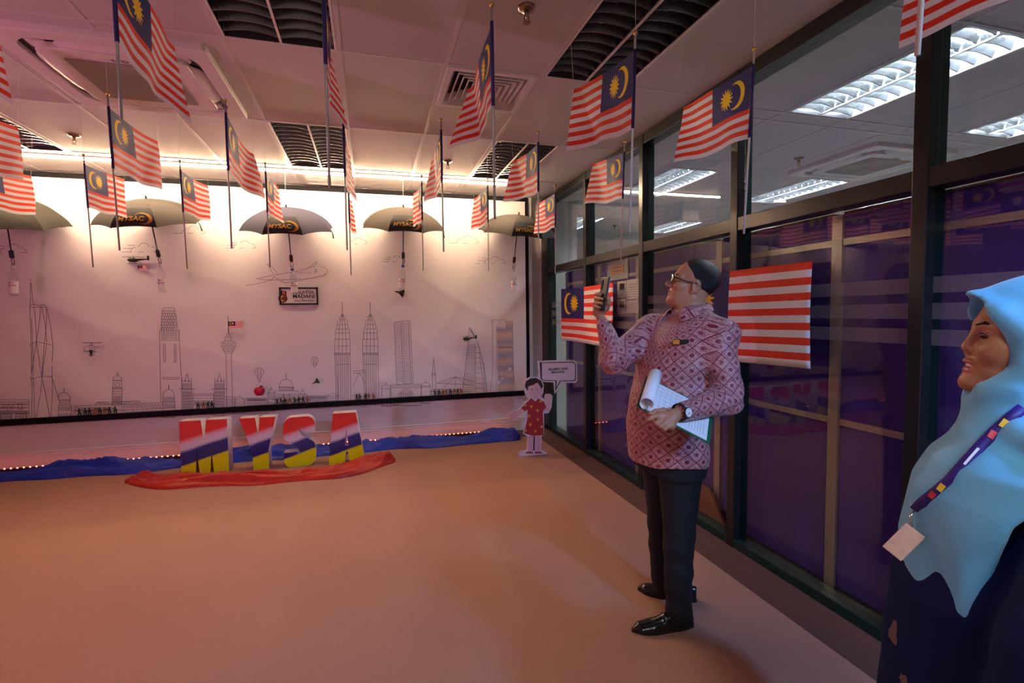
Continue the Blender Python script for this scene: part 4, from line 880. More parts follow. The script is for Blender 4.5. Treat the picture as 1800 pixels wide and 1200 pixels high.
flat('leg_gap', zz([(406, 868), (418, 868), (412, 1000), (402, 1000)]), mDARK, .0055); flat('shoe_print', zz([(328, 1022), (345, 1008), (395, 1010), (398, 1026)]), mDRESS, .0068); flat('shoe_print', zz([(415, 1026), (418, 1010), (468, 1008), (488, 1022)]), mDRESS, .0068)
for x, y in ((385, 595), (470, 545), (325, 580), (442, 632), (445, 712), (375, 760), (420, 820), (330, 815), (362, 680), (478, 780)):
    pts = [(x+(19 if i % 2 == 0 else 8)*math.cos(i*math.pi/5), y+(19 if i % 2 == 0 else 8)*math.sin(i*math.pi/5)) for i in range(10)]; flat('flower_print', zz(pts), mFLW, .0081)
for x in (391, 436): flat('eye_print', zz([(x+5*math.cos(a), 441+6*math.sin(a)) for a in np.linspace(0, 6.28, 10, False)]), mHAIRP, .0081)
flat('mouth_print', zz([(405, 470), (414, 474), (424, 469), (414, 478)]), mDRESS, .0081)
bub = flat('speech_bubble', zz([(445, 178), (600, 172), (780, 175), (805, 195), (808, 360), (790, 380), (665, 378), (600, 480), (590, 375), (500, 370), (440, 345), (455, 290)]), mBOARD, -.003, .004)
flat('bubble_outline', zz([(462, 190), (770, 185), (795, 205), (795, 350), (780, 363), (655, 365), (605, 460), (605, 362), (490, 358), (470, 340)]), mINK, .0018, parent=bub, holes=[zz([(482, 196), (765, 193), (786, 208), (787, 345), (775, 355), (648, 358), (615, 425), (618, 356), (495, 352), (482, 335)])])
for s_, yy in (('SELAMAT HARI', 253), ('MALAYSIA', 281)):
    q = onY(860+630*300/1565, 600+yy*230/1200, SYY); me = text_mesh(s_, .032, .0005, .0008); xform(me, STAND((q[0]-sb.x, -.003, q[2]-sb.z))); obj('lettering', me, bub, mINK)
box('easel_foot', (-.05, .004, -.0), (.05, .14, .012), mBOARD, sd); box('easel_strut', (-.012, .004, 0), (.012, .016, .45), mBOARD, sd)
p = onZ(1160, 993, 0)
tag(MB().tube([tuple(p+np.array([-.05, .02, .005])), tuple(p+np.array([.02, -.01, .005])), tuple(p+np.array([.07, -.03, .005]))], [.002, .0045, .0045], 8).build('ballpoint_pen', mat('pen_black', (.02, .02, .02), .3), None, True), 'black ballpoint pen lying on the carpet behind the man\'s shoe', 'pen')

# ------------------------------------------------------------------ organic modelling: smooth distance fields turned into quads
V3 = lambda *a: np.array(a, np.float32)
def smin(a, b, k):
    if k <= 0: return np.minimum(a, b)
    h = np.clip(.5+.5*(b-a)/k, 0, 1); return b+(a-b)*h-k*h*(1-h)
def smax(a, b, k): return -smin(-a, -b, k)
def cone(P, a, b, ra, rb, flat=None):
    a = np.asarray(a, np.float32); b = np.asarray(b, np.float32); d = b-a; q = P-a; t = np.clip(q@d/max(1e-9, float(d@d)), 0, 1)
    e = q-t[:, None]*d
    if flat is not None: ax = np.asarray(flat[0], np.float32); ax = ax/np.linalg.norm(ax); e = e+((flat[1]-1)*(e@ax))[:, None]*ax
    return np.sqrt((e*e).sum(1))-(ra+(rb-ra)*t)
def chain(P, pts, rs, k=.0, flat=None):
    d = None
    for i in range(len(pts)-1):
        c = cone(P, pts[i], pts[i+1], rs[i], rs[i+1], flat); d = c if d is None else smin(d, c, k)
    return d
def ell(P, c, r, R=None):
    q = P-np.asarray(c, np.float32)
    if R is not None: q = q@np.asarray(R, np.float32)
    r = np.asarray(r, np.float32); k0 = np.sqrt(((q/r)**2).sum(1)); k1 = np.sqrt(((q/r**2)**2).sum(1))+1e-9
    return k0*(k0-1)/k1
def loft(P, rows, zmin=None, zmax=None, pw=2.):
    """stacked ellipses: rows of (z, ca, cl, da, wl)"""
    r = np.array(rows, np.float32); z = P[:, 2]; ca, cl, da, wl = (np.interp(z, r[:, 0], r[:, i]).astype(np.float32) for i in (1, 2, 3, 4))
    q = (np.abs((P[:, 0]-ca)/da)**pw+np.abs((P[:, 1]-cl)/wl)**pw)**(1/pw); d = (q-1)*np.minimum(da, wl)
    if zmin is not None: d = np.maximum(d, zmin-z)
    if zmax is not None: d = np.maximum(d, z-zmax)
    return d
def ry(a): c, s = math.cos(a), math.sin(a); return np.array([[c, 0, s], [0, 1, 0], [-s, 0, c]])
def rz(a): c, s = math.cos(a), math.sin(a); return np.array([[c, -s, 0], [s, c, 0], [0, 0, 1]])
def rx(a): c, s = math.cos(a), math.sin(a); return np.array([[1, 0, 0], [0, c, -s], [0, s, c]])
def nets(fn, lo, hi, h):
    lo = np.array(lo, float); n = np.ceil((np.array(hi)-lo)/h).astype(int)+1
    ax = [lo[i]+h*np.arange(n[i]) for i in range(3)]; V = np.empty(n, np.float32)
    st = max(1, int(300000/(n[1]*n[2])))
    for i in range(0, n[0], st):
        g = np.stack(np.meshgrid(ax[0][i:i+st], ax[1], ax[2], indexing='ij'), -1).reshape(-1, 3).astype(np.float32)
        V[i:i+st] = fn(g).reshape(-1, n[1], n[2])
    V[0] = V[-1] = 1; V[:, 0] = V[:, -1] = 1; V[:, :, 0] = V[:, :, -1] = 1
    I = V < 0; off = [(a, b, c) for a in (0, 1) for b in (0, 1) for c in (0, 1)]
    sl = lambda A, o: A[o[0]:n[0]-1+o[0], o[1]:n[1]-1+o[1], o[2]:n[2]-1+o[2]]
    cnt = sum(sl(I, o).astype(np.int8) for o in off); act = (cnt > 0) & (cnt < 8); idx = -np.ones(act.shape, np.int64); C = np.argwhere(act); idx[act] = np.arange(len(C))
    acc = np.zeros((len(C), 3)); num = np.zeros(len(C))
    for o in off:
        for d in range(3):
            if o[d]: continue
            o2 = list(o); o2[d] = 1; va = V[C[:, 0]+o[0], C[:, 1]+o[1], C[:, 2]+o[2]]; vb = V[C[:, 0]+o2[0], C[:, 1]+o2[1], C[:, 2]+o2[2]]
            m = (va < 0) != (vb < 0); t = np.where(m, va/np.where(m, va-vb, 1), 0); p = np.tile(np.array(o, float), (len(C), 1)); p[:, d] += t; acc[m] += p[m]; num[m] += 1
    verts = lo+h*(C+acc/num[:, None]); F_ = []
    for d in range(3):
        s0 = [slice(None)]*3; s1 = [slice(None)]*3; s0[d] = slice(0, -1); s1[d] = slice(1, None); ch = I[tuple(s0)] != I[tuple(s1)]; E_ = np.argwhere(ch); ins = I[tuple(s0)][ch]
        a, b = [(1, 2), (2, 0), (0, 1)][d]
        ok = (E_[:, a] > 0) & (E_[:, b] > 0) & (E_[:, a] < n[a]-1) & (E_[:, b] < n[b]-1); E_ = E_[ok]; ins = ins[ok]
        def g(da, db): q = E_.copy(); q[:, a] -= da; q[:, b] -= db; return idx[q[:, 0], q[:, 1], q[:, 2]]
        q = np.stack([g(1, 1), g(0, 1), g(0, 0), g(1, 0)], 1); q[~ins] = q[~ins][:, ::-1]; F_.append(q)
    return verts, np.concatenate(F_)
def fold(P, amp, *ks):
    out = 0
    for (k, ph, a) in ks: out = out+a*np.sin(P@np.asarray(k, np.float32)+ph+1.3*np.sin(P@np.asarray(k, np.float32)[[1, 2, 0]]*.45+ph))
    return amp*out
def npmesh(name, parts, T):
    """parts: (verts, faces) in a local frame T (origin, 3x3 columns) joined as one mesh in world space"""
    vs_, fs_, n = [], [], 0
    for v, f in parts: vs_.append(v); fs_.append(f+n); n += len(v)
    v = np.concatenate(vs_)@T[1].T+T[0]; f = np.concatenate(fs_)
    me = bpy.data.meshes.new(name); me.vertices.add(len(v)); me.vertices.foreach_set('co', v.astype(np.float32).ravel()); me.loops.add(f.size); me.loops.foreach_set('vertex_index', f.astype(np.int32).ravel()); me.polygons.add(len(f)); me.polygons.foreach_set('loop_start', np.arange(0, f.size, 4, dtype=np.int32)); me.polygons.foreach_set('loop_total', np.full(len(f), 4, np.int32)); me.update(); me.validate(); return me
def to_local(T, P): return (np.asarray(P)-T[0])@T[1]
def to_world(T, P): return np.asarray(P)@T[1].T+T[0]

# ------------------------------------------------------------------ head (local frame: x forward, y left, z up, origin between the ears)
def head_sdf(P, s=1., fem=False, smile=False):
    Q = (P/s).copy(); A = Q.copy(); A[:, 1] = np.abs(A[:, 1])
    d = ell(Q, (-.012, 0, .042), (.100, .078, .088)); d = smin(d, ell(Q, (.030, 0, -.022), (.064, .063 if fem else .061, .088)), .03)
    d = smin(d, ell(Q, (.030, 0, -.072), (.054, .054, .046)), .03); d = smin(d, ell(Q, (.078 if fem else .070, 0, -.102), (.022, .024, .018)), .026)
    if not fem: d = smin(d, cone(A, (-.012, .058, -.055), (.045, .04, -.098), .016, .016), .03)
    d = smin(d, cone(A, (.080, .012, .022), (.070, .050, .020), .012, .010), .018)                    # brow
    d = smin(d, ell(A, (.058, .044, -.022), (.03, .024, .022)), .022)                                 # cheekbone
    d = smax(d, -ell(A, (.100, .033, .000), (.018, .020, .0125)), .014)                                # eye sockets
    d = smin(d, ell(A, (.076, .032, .001), (.0145, .017, .0115)), .004)                                # closed-ish lids
    nx_ = .0985 if fem else .113; d = smin(d, cone(Q, (.086, 0, .014), (nx_, 0, -.026), .0075, .011), .012); d = smin(d, ell(A, (nx_-.011, .0125, -.031), (.012, .0085, .008)), .006)
    d = smax(d, -ell(A, (nx_-.007, .007, -.039), (.005, .003, .004)), .003)
    up, lowz = (-.056, -.074) if smile else (-.058, -.069)
    d = smin(d, ell(Q, (.086, 0, up), (.014, .026 if smile else .024, .0065)), .006); d = smin(d, ell(Q, (.083, 0, lowz), (.014, .022, .0075)), .006)
    d = smax(d, -ell(Q, (.100, 0, (up+lowz)/2), (.014, .026, .0035 if smile else .0014)), .003)
    d = smin(d, ell(A, (.062, .040, -.036), (.026, .020, .018)), .014) if smile else d
    E = rx(0.25)@ry(-.15)
    e = ell(A, (-.006, .080, -.006), (.021, .009, .033), ry(.18)@rz(.35)); e = smax(e, -ell(A, (.000, .088, -.004), (.012, .008, .02), ry(.18)), .004); e = smin(e, ell(A, (.002, .077, -.034), (.009, .006, .010)), .006)
    d = smin(d, e, .006)
    return d*s
def neck_sdf(P, s, a, b, ra, rb): return cone(P, a, b, ra, rb)

def person_head(T, s, neck_to, nr, fem, smile, h=.0026):
    nt_ = to_local(T, neck_to)
    def fn(P):
        d = head_sdf(P, s, fem, smile); d = smin(d, cone(P, (-.018*s, 0, -.04*s), nt_, nr, nr*1.12), .025)
        return d
    lo = np.minimum(np.array([-.13, -.105, -.15])*s, nt_-nr*1.3-.01); hi = np.array([.145, .105, .145])*s
    hi = np.maximum(hi, nt_+nr*.9)
    v, f = nets(fn, lo, hi, h); return v, f
mEYEW = mat('eye_white', (.7, .66, .62), .3, noise=.02); mIRIS = mat('iris_brown', (.02, .012, .008), .2); mHAIR = mat('black_hair', (.004, .004, .005), .35, noise=.35, scale=220, bump=.5, bscale=500)
def skin_mat(name, col, sss=.12):
    m = mat(name, col, .45, noise=.10, scale=14, bump=.06, bscale=400, spec=.4); b = m.node_tree.nodes['Principled BSDF']; b.inputs['Subsurface Weight'].default_value = sss; b.inputs['Subsurface Radius'].default_value = (.012, .005, .003); b.inputs['Subsurface Scale'].default_value = .5; return m
def lip_split(me, T, s, box_, mats):
    v = np.empty(len(me.vertices)*3, np.float32); me.vertices.foreach_get('co', v); v = to_local(T, v.reshape(-1, 3))/s
    f = np.empty(len(me.polygons)*4, np.int32); me.polygons.foreach_get('vertices', f) if False else me.loops.foreach_get('vertex_index', f)
    c = v[f.reshape(-1, 4)].mean(1); idx = np.zeros(len(c), np.int32)
    for i, (cx, rx_, ) in enumerate(box_): idx[(((c-np.array(cx))/np.array(rx_))**2).sum(1) < 1] = i+1
    for m in mats: me.materials.append(m)
    me.polygons.foreach_set('material_index', idx)
def patch_ball(name, T, c, r, m, parent, R=None):
    v = np.array(MB().ball((0, 0, 0), r, 14, 10).v); f = MB().ball((0, 0, 0), r, 14, 10).f
    if R is not None: v = v@np.asarray(R).T
    return obj(name, mesh(name, to_world(T, v+np.array(c)), f), parent, m, True)

# ------------------------------------------------------------------ the man with the phone
fw = np.array([-.99, -.12, 0]); fw /= np.linalg.norm(fw); lf = np.array([-fw[1], fw[0], 0]); MB0 = np.array([1.42, 2.07, 0.])
TM = (MB0, np.stack([fw, lf, np.array([0, 0, 1.])], 1))
def ml(x, y, l): return to_local(TM, onP(x, y, MB0+lf*l, lf))
hf = np.array([-.90, .44, 0]); hf /= np.linalg.norm(hf); hl = np.array([-hf[1], hf[0], 0]); tl = math.radians(19)
HF = hf*math.cos(tl)+np.array([0, 0, math.sin(tl)]); HU = np.cross(HF, hl)
ear = onP(1231, 512, MB0+lf*.07, lf); TH = (ear-.080*hl+hf*.022+np.array([0, 0, .030]), np.stack([HF, hl, HU], 1))
TORSO = [(.74, .075, 0, .165, .20), (.80, .075, 0, .168, .203), (.95, .08, 0, .172, .20), (1.08, .065, 0, .165, .197), (1.2, .035, 0, .148, .20), (1.31, .005, 0, .132, .203), (1.375, -.025, 0, .112, .195), (1.42, -.045, 0, .09, .15), (1.455, -.058, 0, .074, .095), (1.50, -.066, 0, .066, .07)]
RS, RE, RW = V3(.03, -.175, 1.365), V3(.285, -.135, 1.235), V3(*ml(1063, 574, -.19))
LS, LE = V3(-.055, .19, 1.345), V3(*ml(1277, 700, .27))
CB = np.array([[.7891, .5986, .1377], [-.4152, .685, -.5986], [-.4526, .4152, .7891]]); CC = CO+.94*(np.array([1.2979, 1.918, 1.0332])-CO); CL, CWd = .335*.94, .245*.94
TC = (CC, CB)
lw_w = onP(1203, 722, CC+CB[:, 2]*.04, CB[:, 2]); LW = V3(*to_local(TM, lw_w))
def shirt_sdf(P):
    d = loft(P, TORSO, .765, 1.49)
    sh = smin(chain(P, [V3(-.03, -.06, 1.40), RS], [.06, .072], .03), chain(P, [V3(-.04, .06, 1.40), LS], [.06, .074], .03), .02); d = smin(d, sh, .05)
    ra = chain(P, [RS, RE, RW], [.076, .060, .040], .03); la = chain(P, [LS, LE, LW], [.078, .062, .043], .03)
    d = smin(d, ra, .035); d = smin(d, la, .03)
    w1 = np.exp(-((P-RE)**2).sum(1)/.018); w2 = np.exp(-((P-LE)**2).sum(1)/.02)
    d = d+fold(P, .0055, ((14, 9, 26), .3, .6), ((-19, 12, 17), 1.1, .5), ((7, -21, 30), 2., .35))+w1*fold(P, .007, ((60, 20, 50), 0, 1))+w2*fold(P, .008, ((25, 30, 75), 1, 1))
    return d
def trouser_sdf(P):
    d = loft(P, [(.55, .07, 0, .13, .16), (.78, .06, 0, .15, .175), (.95, .06, 0, .145, .17)], .72, .93)
    nl = loft(P, [(.04, .085, .10, .062, .055), (.12, .088, .10, .062, .056), (.3, .09, .10, .07, .06), (.5, .08, .095, .08, .07), (.65, .07, .085, .097, .085), (.8, .06, .075, .12, .10)], .035, .82)
    fl_ = loft(P, [(.04, -.0, -.10, .058, .055), (.12, .01, -.10, .06, .056), (.3, .02, -.10, .068, .06), (.5, .025, -.095, .078, .07), (.65, .035, -.085, .095, .085), (.8, .05, -.075, .12, .10)], .035, .82)
    d = smin(d, smin(nl, fl_, .015), .05)
    return d+fold(P, .0035, ((10, 6, 40), .5, .6), ((-16, 11, 60), 1.5, .5))*np.clip((.75-P[:, 2])*2, 0, 1)
def body_core(P):
    d = loft(P, [(z, a, b, c*.8, e*.84) for z, a, b, c, e in TORSO], .9, 1.46)
    d = smin(d, chain(P, [RS, RE, RW], [.05, .042, .030], .02), .03); d = smin(d, chain(P, [LS, LE, LW], [.052, .044, .031], .02), .03)
    for sg, ax, kx, hx in ((1, .088, .085, .06), (-1, .0, .03, .05)): d = smin(d, chain(P, [V3(hx, sg*.08, .9), V3(kx, sg*.095, .5), V3(ax, sg*.10, .08)], [.085, .055, .04], .03), .03)
    return d
def hand_sdf(P, palm, pr, fingers, fr, thumb, tr, wrist, wr):
    d = cone(P, wrist, palm[0], wr, pr); 
    for q in palm[1:]: d = smin(d, cone(P, palm[0], q, pr, pr*.8), .012)
    for fg, r in zip(fingers, fr): d = smin(d, chain(P, fg, [r*1.05, r, r*.95, r*.82][:len(fg)], .003), .006)
    return smin(d, chain(P, thumb, tr, .004), .008)
# phone held up in the right hand: local frame x = back normal, y = towards his right hand edge, z up
ph_c = onP(1061, 517, MB0+lf*-.20, lf); pn = np.array([-.985, .02, .17]); pn /= np.linalg.norm(pn); pu = np.array([-.10, 0, 1.]); pu -= pn*(pu@pn); pu /= np.linalg.norm(pu); py_ = np.cross(pu, pn)
if py_[1] < 0: py_ = -py_
TP = (ph_c, np.stack([pn, py_, pu], 1)); tp = lambda *a: to_local(TM, to_world(TP, np.array(a)))
PW, PH_, PT = .039, .084, .0055
RWp = RW
rf = []
for i, (z0, z1, tip) in enumerate(((-.012, -.004, .012), (-.032, -.026, -.012), (-.053, -.048, -.016), (-.072, -.068, .000))):
    rf.append([tp(.002, PW+.016, z0), tp(.014, PW+.013, z1+.004), tp(.0165, .018, z1+.004), tp(.0155, tip-.010, z1)])
R_HAND = dict(palm=[tp(-.004, PW+.004, -.085), tp(.0, PW+.012, -.045), tp(-.002, PW+.010, -.018), tp(-.014, PW-.03, -.082)], pr=.021, fingers=rf, fr=[.0092, .0096, .0092, .0082],
              thumb=[tp(-.012, .022, -.088), tp(-.020, -.022, -.066), tp(-.014, -PW-.008, -.040), tp(-.004, -PW-.012, -.020)], tr=[.014, .0115, .0105, .0085], wrist=RW, wr=.027)
# left hand gripping the clipboard edge: board frame x along long edge, y away, z normal
tcb = lambda *a: to_local(TM, to_world(TC, np.array(a)))
def bpx(x, y, h): return to_local(TC, onP(x, y, CC+CB[:, 2]*h, CB[:, 2]))
k0 = bpx(1167, 733, .02); kn = bpx(1160, 728, .026)
lfing = []
for i in range(4):
    q = bpx(1154+7.5*i, 733+5.2*i, .014); e = -CWd/2
    lfing.append([tcb(q[0], q[1], .014), tcb(q[0]-.012, min(q[1]-.022, e-.012), .008), tcb(q[0]-.012, e-.012, -.016), tcb(q[0]-.004, e+.022, -.016)])
ip = bpx(1141, 733, .012)
lfing[0] = [tcb(*bpx(1158, 730, .018)), tcb(*bpx(1150, 732, .016)), tcb(*bpx(1144, 735, .010)), tcb(*bpx(1140, 737, .004))]
L_HAND = dict(palm=[tcb(*bpx(1183, 731, .026)), tcb(*bpx(1160, 731, .017)), tcb(*bpx(1170, 742, .014)), tcb(*bpx(1180, 748, .014))], pr=.0225, fingers=lfing, fr=[.0095, .0098, .0095, .0085],
              thumb=[tcb(*bpx(1180, 725, .024)), tcb(*bpx(1166, 721, .016)), tcb(*bpx(1152, 723, .013)), tcb(*bpx(1143, 726, .012))], tr=[.014, .0115, .0105, .0085], wrist=LW, wr=.028)
def hand_mesh(Hd, h=.0022):
    pts = np.array([q for k in ('palm', 'thumb') for q in Hd[k]]+[q for f in Hd['fingers'] for q in f]+[Hd['wrist']])
    return nets(lambda P: hand_sdf(P, **Hd), pts.min(0)-.036, pts.max(0)+.036, h)
mSKINM = skin_mat('skin_tan', (.45, .205, .11)); mLIPM = mat('lips_brown', (.30, .11, .085), .4)
neck_base = to_world(TM, V3(-.055, 0, 1.44))
hv, hfc = person_head(TH, 1.0, neck_base, .061, False, False)
h_in_m = to_local(TM, to_world(TH, hv))
core = nets(body_core, (-.25, -.3, .02), (.45, .42, 1.5), .012)
man_me = npmesh('person', [(h_in_m, hfc), core, hand_mesh(R_HAND), hand_mesh(L_HAND)], TM)
lip_split(man_me, TH, 1.0, [((.096, 0, -.0635), (.016, .024, .0125))], [mSKINM, mLIPM])
man = tag(obj('person', man_me, None, None, True), 'man in a red batik shirt and glasses raising a phone, clipboard under his arm', 'person')
def batik(name):
    m = bpy.data.materials.new(name); m.use_nodes = True; nt = m.node_tree; b = nt.nodes['Principled BSDF']
    uv = node(nt, 'ShaderNodeUVMap'); nz = node(nt, 'ShaderNodeTexNoise', ins={'Scale': 7., 'Detail': 2}); nt.links.new(uv.outputs[0], nz.inputs['Vector'])
    ad = node(nt, 'ShaderNodeVectorMath', operation='MULTIPLY_ADD'); nt.links.new(nz.outputs['Color'], ad.inputs[0]); ad.inputs[1].default_value = (.006, .006, 0); nt.links.new(uv.outputs[0], ad.inputs[2])
    sp = node(nt, 'ShaderNodeSeparateXYZ'); nt.links.new(ad.outputs[0], sp.inputs[0]); u, v = sp.outputs[0], sp.outputs[1]; k = 1/.048
    a = M_(nt, 'MULTIPLY', M_(nt, 'ADD', u, v), k*.72); c = M_(nt, 'MULTIPLY', M_(nt, 'SUBTRACT', u, v), k*.72)
    fa = M_(nt, 'SUBTRACT', M_(nt, 'FRACT', a), .5); fc = M_(nt, 'SUBTRACT', M_(nt, 'FRACT', c), .5)
    ia = M_(nt, 'FLOOR', a); ic = M_(nt, 'FLOOR', c); par = M_(nt, 'ABSOLUTE', M_(nt, 'MODULO', M_(nt, 'ADD', ia, ic), 2.))
    m1 = M_(nt, 'MAXIMUM', M_(nt, 'ABSOLUTE', fa), M_(nt, 'ABSOLUTE', fc)); rr = M_(nt, 'SQRT', M_(nt, 'ADD', M_(nt, 'MULTIPLY', fa, fa), M_(nt, 'MULTIPLY', fc, fc))); an = M_(nt, 'ARCTAN2', fa, fc)
    line = M_(nt, 'GREATER_THAN', m1, .455); ring = M_(nt, 'MULTIPLY', M_(nt, 'GREATER_THAN', m1, .33), M_(nt, 'LESS_THAN', m1, .37))
    dot = M_(nt, 'LESS_THAN', rr, .19); flo = M_(nt, 'LESS_THAN', rr, M_(nt, 'ADD', .17, M_(nt, 'MULTIPLY', M_(nt, 'SINE', M_(nt, 'MULTIPLY', an, 8.)), .09)))
    even = M_(nt, 'MAXIMUM', dot, ring); pick = mixc(nt, par, (0, 0, 0), (1, 1, 1))
    mot = M_(nt, 'ADD', M_(nt, 'MULTIPLY', even, par), M_(nt, 'MULTIPLY', flo, M_(nt, 'SUBTRACT', 1., par))); n2 = node(nt, 'ShaderNodeTexNoise', ins={'Scale': 160., 'Detail': 2}); nt.links.new(uv.outputs[0], n2.inputs['Vector'])
    spk = M_(nt, 'GREATER_THAN', n2.outputs['Fac'], .545); dark = M_(nt, 'MAXIMUM', M_(nt, 'MAXIMUM', mot, line), M_(nt, 'MULTIPLY', spk, .6), clamp=True)
    n3 = node(nt, 'ShaderNodeTexNoise', ins={'Scale': 5.}); nt.links.new(uv.outputs[0], n3.inputs['Vector'])
    base = mixc(nt, n3.outputs['Fac'], (.48, .17, .17), (.56, .36, .35)); dk = mixc(nt, n3.outputs['Fac'], (.22, .010, .022), (.18, .012, .036))
    nt.links.new(mixc(nt, dark, base, dk), b.inputs['Base Color']); b.inputs['Roughness'].default_value = .55; b.inputs['Sheen Weight'].default_value = .15
    return m
def cyl_uv(me, T, axes):
    """cloth coordinates: each vertex unrolled around the nearest garment axis"""
    v = np.empty(len(me.vertices)*3, np.float32); me.vertices.foreach_get('co', v); v = to_local(T, v.reshape(-1, 3)); best = np.full(len(v), 9.); uv = np.zeros((len(v), 2))
    for a, b, r, ref, bias in axes:
        a, b = np.asarray(a, float), np.asarray(b, float); d = b-a; L_ = np.linalg.norm(d); d /= L_; ref = np.asarray(ref, float); e1 = ref-d*(ref@d); e1 /= np.linalg.norm(e1); e2 = np.cross(d, e1)
        q = v-a; t = q@d; tc_ = np.clip(t, 0, L_); ds = np.linalg.norm(q-tc_[:, None]*d, axis=1)/r+bias; m = ds < best; best[m] = ds[m]
        ang = np.arctan2(q@e2, q@e1); uv[m, 0] = ang[m]*r; uv[m, 1] = t[m]
        if r > .15: rho = np.linalg.norm(q-t[:, None]*d, axis=1); uv[m, 1] += (np.clip(.17-rho, 0, 1)*np.clip((v[:, 2]-1.28)*12, 0, 1)*.9)[m]
    f = np.empty(len(me.loops), np.int32); me.loops.foreach_get('vertex_index', f); l = me.uv_layers.new(name='UVMap'); l.data.foreach_set('uv', uv[f].astype(np.float32).ravel())
sv, sf = nets(shirt_sdf, (-.25, -.32, .74), (.46, .42, 1.52), .0075)
# the collar opening and open sleeve ends are kept closed against neck and wrists
me = npmesh('shirt', [(sv, sf)], TM)
cyl_uv(me, TM, [(V3(.05, 0, .7), V3(0, 0, 1.45), .17, (-1, 0, 0), 0), (RS, RE, .068, (0, -1, 0), .3), (RE, RW, .056, (0, -1, 0), .3), (LS, LE, .068, (-1, 0, 0), .3), (LE, LW, .056, (0, 0, -1), .3)])
mBATIK = batik('red_batik'); shirt = obj('shirt', me, man, mBATIK, True); shirt['label'] = 'red and white batik long-sleeved shirt'
# collar: standing band with two folded leaves
def collar():
    v = []; f = []; n = 34; nb = to_local(TM, neck_base)
    for i in range(n+1):
        a = math.radians(24+(360-48)*i/n); ca, sa = math.cos(a), math.sin(a); rr = .076; lean = -.028*ca; fr = abs(math.sin((a)/2))
        base_ = np.array([nb[0]+rr*ca*1.03+.008, rr*sa, 1.462-.034*(.5+.5*ca)]); top = base_+np.array([.004*ca-.006, .002*sa, .042]); w_ = (.5+.5*ca)**2
        out = top+np.array([.013*ca, .013*sa, .0]); tip = out+np.array([.014*ca+.022*w_, (.020+.028*w_)*np.sign(sa)*abs(sa)**.5 if w_ > .2 else .02*sa, -.036-.030*w_])
        v += [base_, top, out, tip]
    for i in range(n):
        for k in range(3): f.append((i*4+k, (i+1)*4+k, (i+1)*4+k+1, i*4+k+1))
    me = mesh('collar', to_world(TM, np.array(v)), f, [(q[1]*.9, q[2]) for q in v]); o = obj('collar', me, shirt, mBATIK, True); s_ = o.modifiers.new('s', 'SOLIDIFY'); s_.thickness = .003; sb_ = o.modifiers.new('u', 'SUBSURF'); sb_.levels = sb_.render_levels = 1
collar()
b = MB(); c = to_world(TM, V3(*ml(1196, 601, .085))); q = onP(1196, 601, c, lf)
def surf_pt(fn, T, px, l0, l1, n=160):
    """first hit of the picture ray with a garment surface"""
    d = ray(*px); ts = np.linspace(l0, l1, n); P = CO+ts[:, None]*d; s_ = fn(to_local(T, P).astype(np.float32)); i = int(np.argmax(s_ < 0)); return P[i], d/np.linalg.norm(d)
q, dv = surf_pt(shirt_sdf, TM, (1197, 601), 1.9, 2.6); ex = np.cross(dv, [0, 0, 1.]); ex /= np.linalg.norm(ex); ez = np.cross(ex, dv)
nm = obj('name_badge', xform(MB().box((-.034, -.011, -.004), (.034, .011, .004)).me('name_badge'), frame(q-dv*.013, ex, ez)), man, mat('badge_black', (.015, .014, .012), .3)); nm['label'] = 'black and orange name badge'
obj('badge_plate', xform(MB().box((-.033, -.009, .004), (-.006, .009, .0055)).me('badge_plate'), frame(q-dv*.013, ex, ez)), nm, mat('badge_orange', (.75, .25, .03), .4))
me = npmesh('trousers', [nets(trouser_sdf, (-.2, -.24, .02), (.3, .24, .95), .008)], TM); obj('trousers', me, man, mat('charcoal_trousers', (.006, .007, .010), .75, noise=.2, scale=60, bump=.1, bscale=300), True)
mSHOE = mat('black_leather', (.008, .008, .008), .22, bump=.08, bscale=60, coat=.3); mSOLE = mat('shoe_sole', (.012, .011, .01), .6)
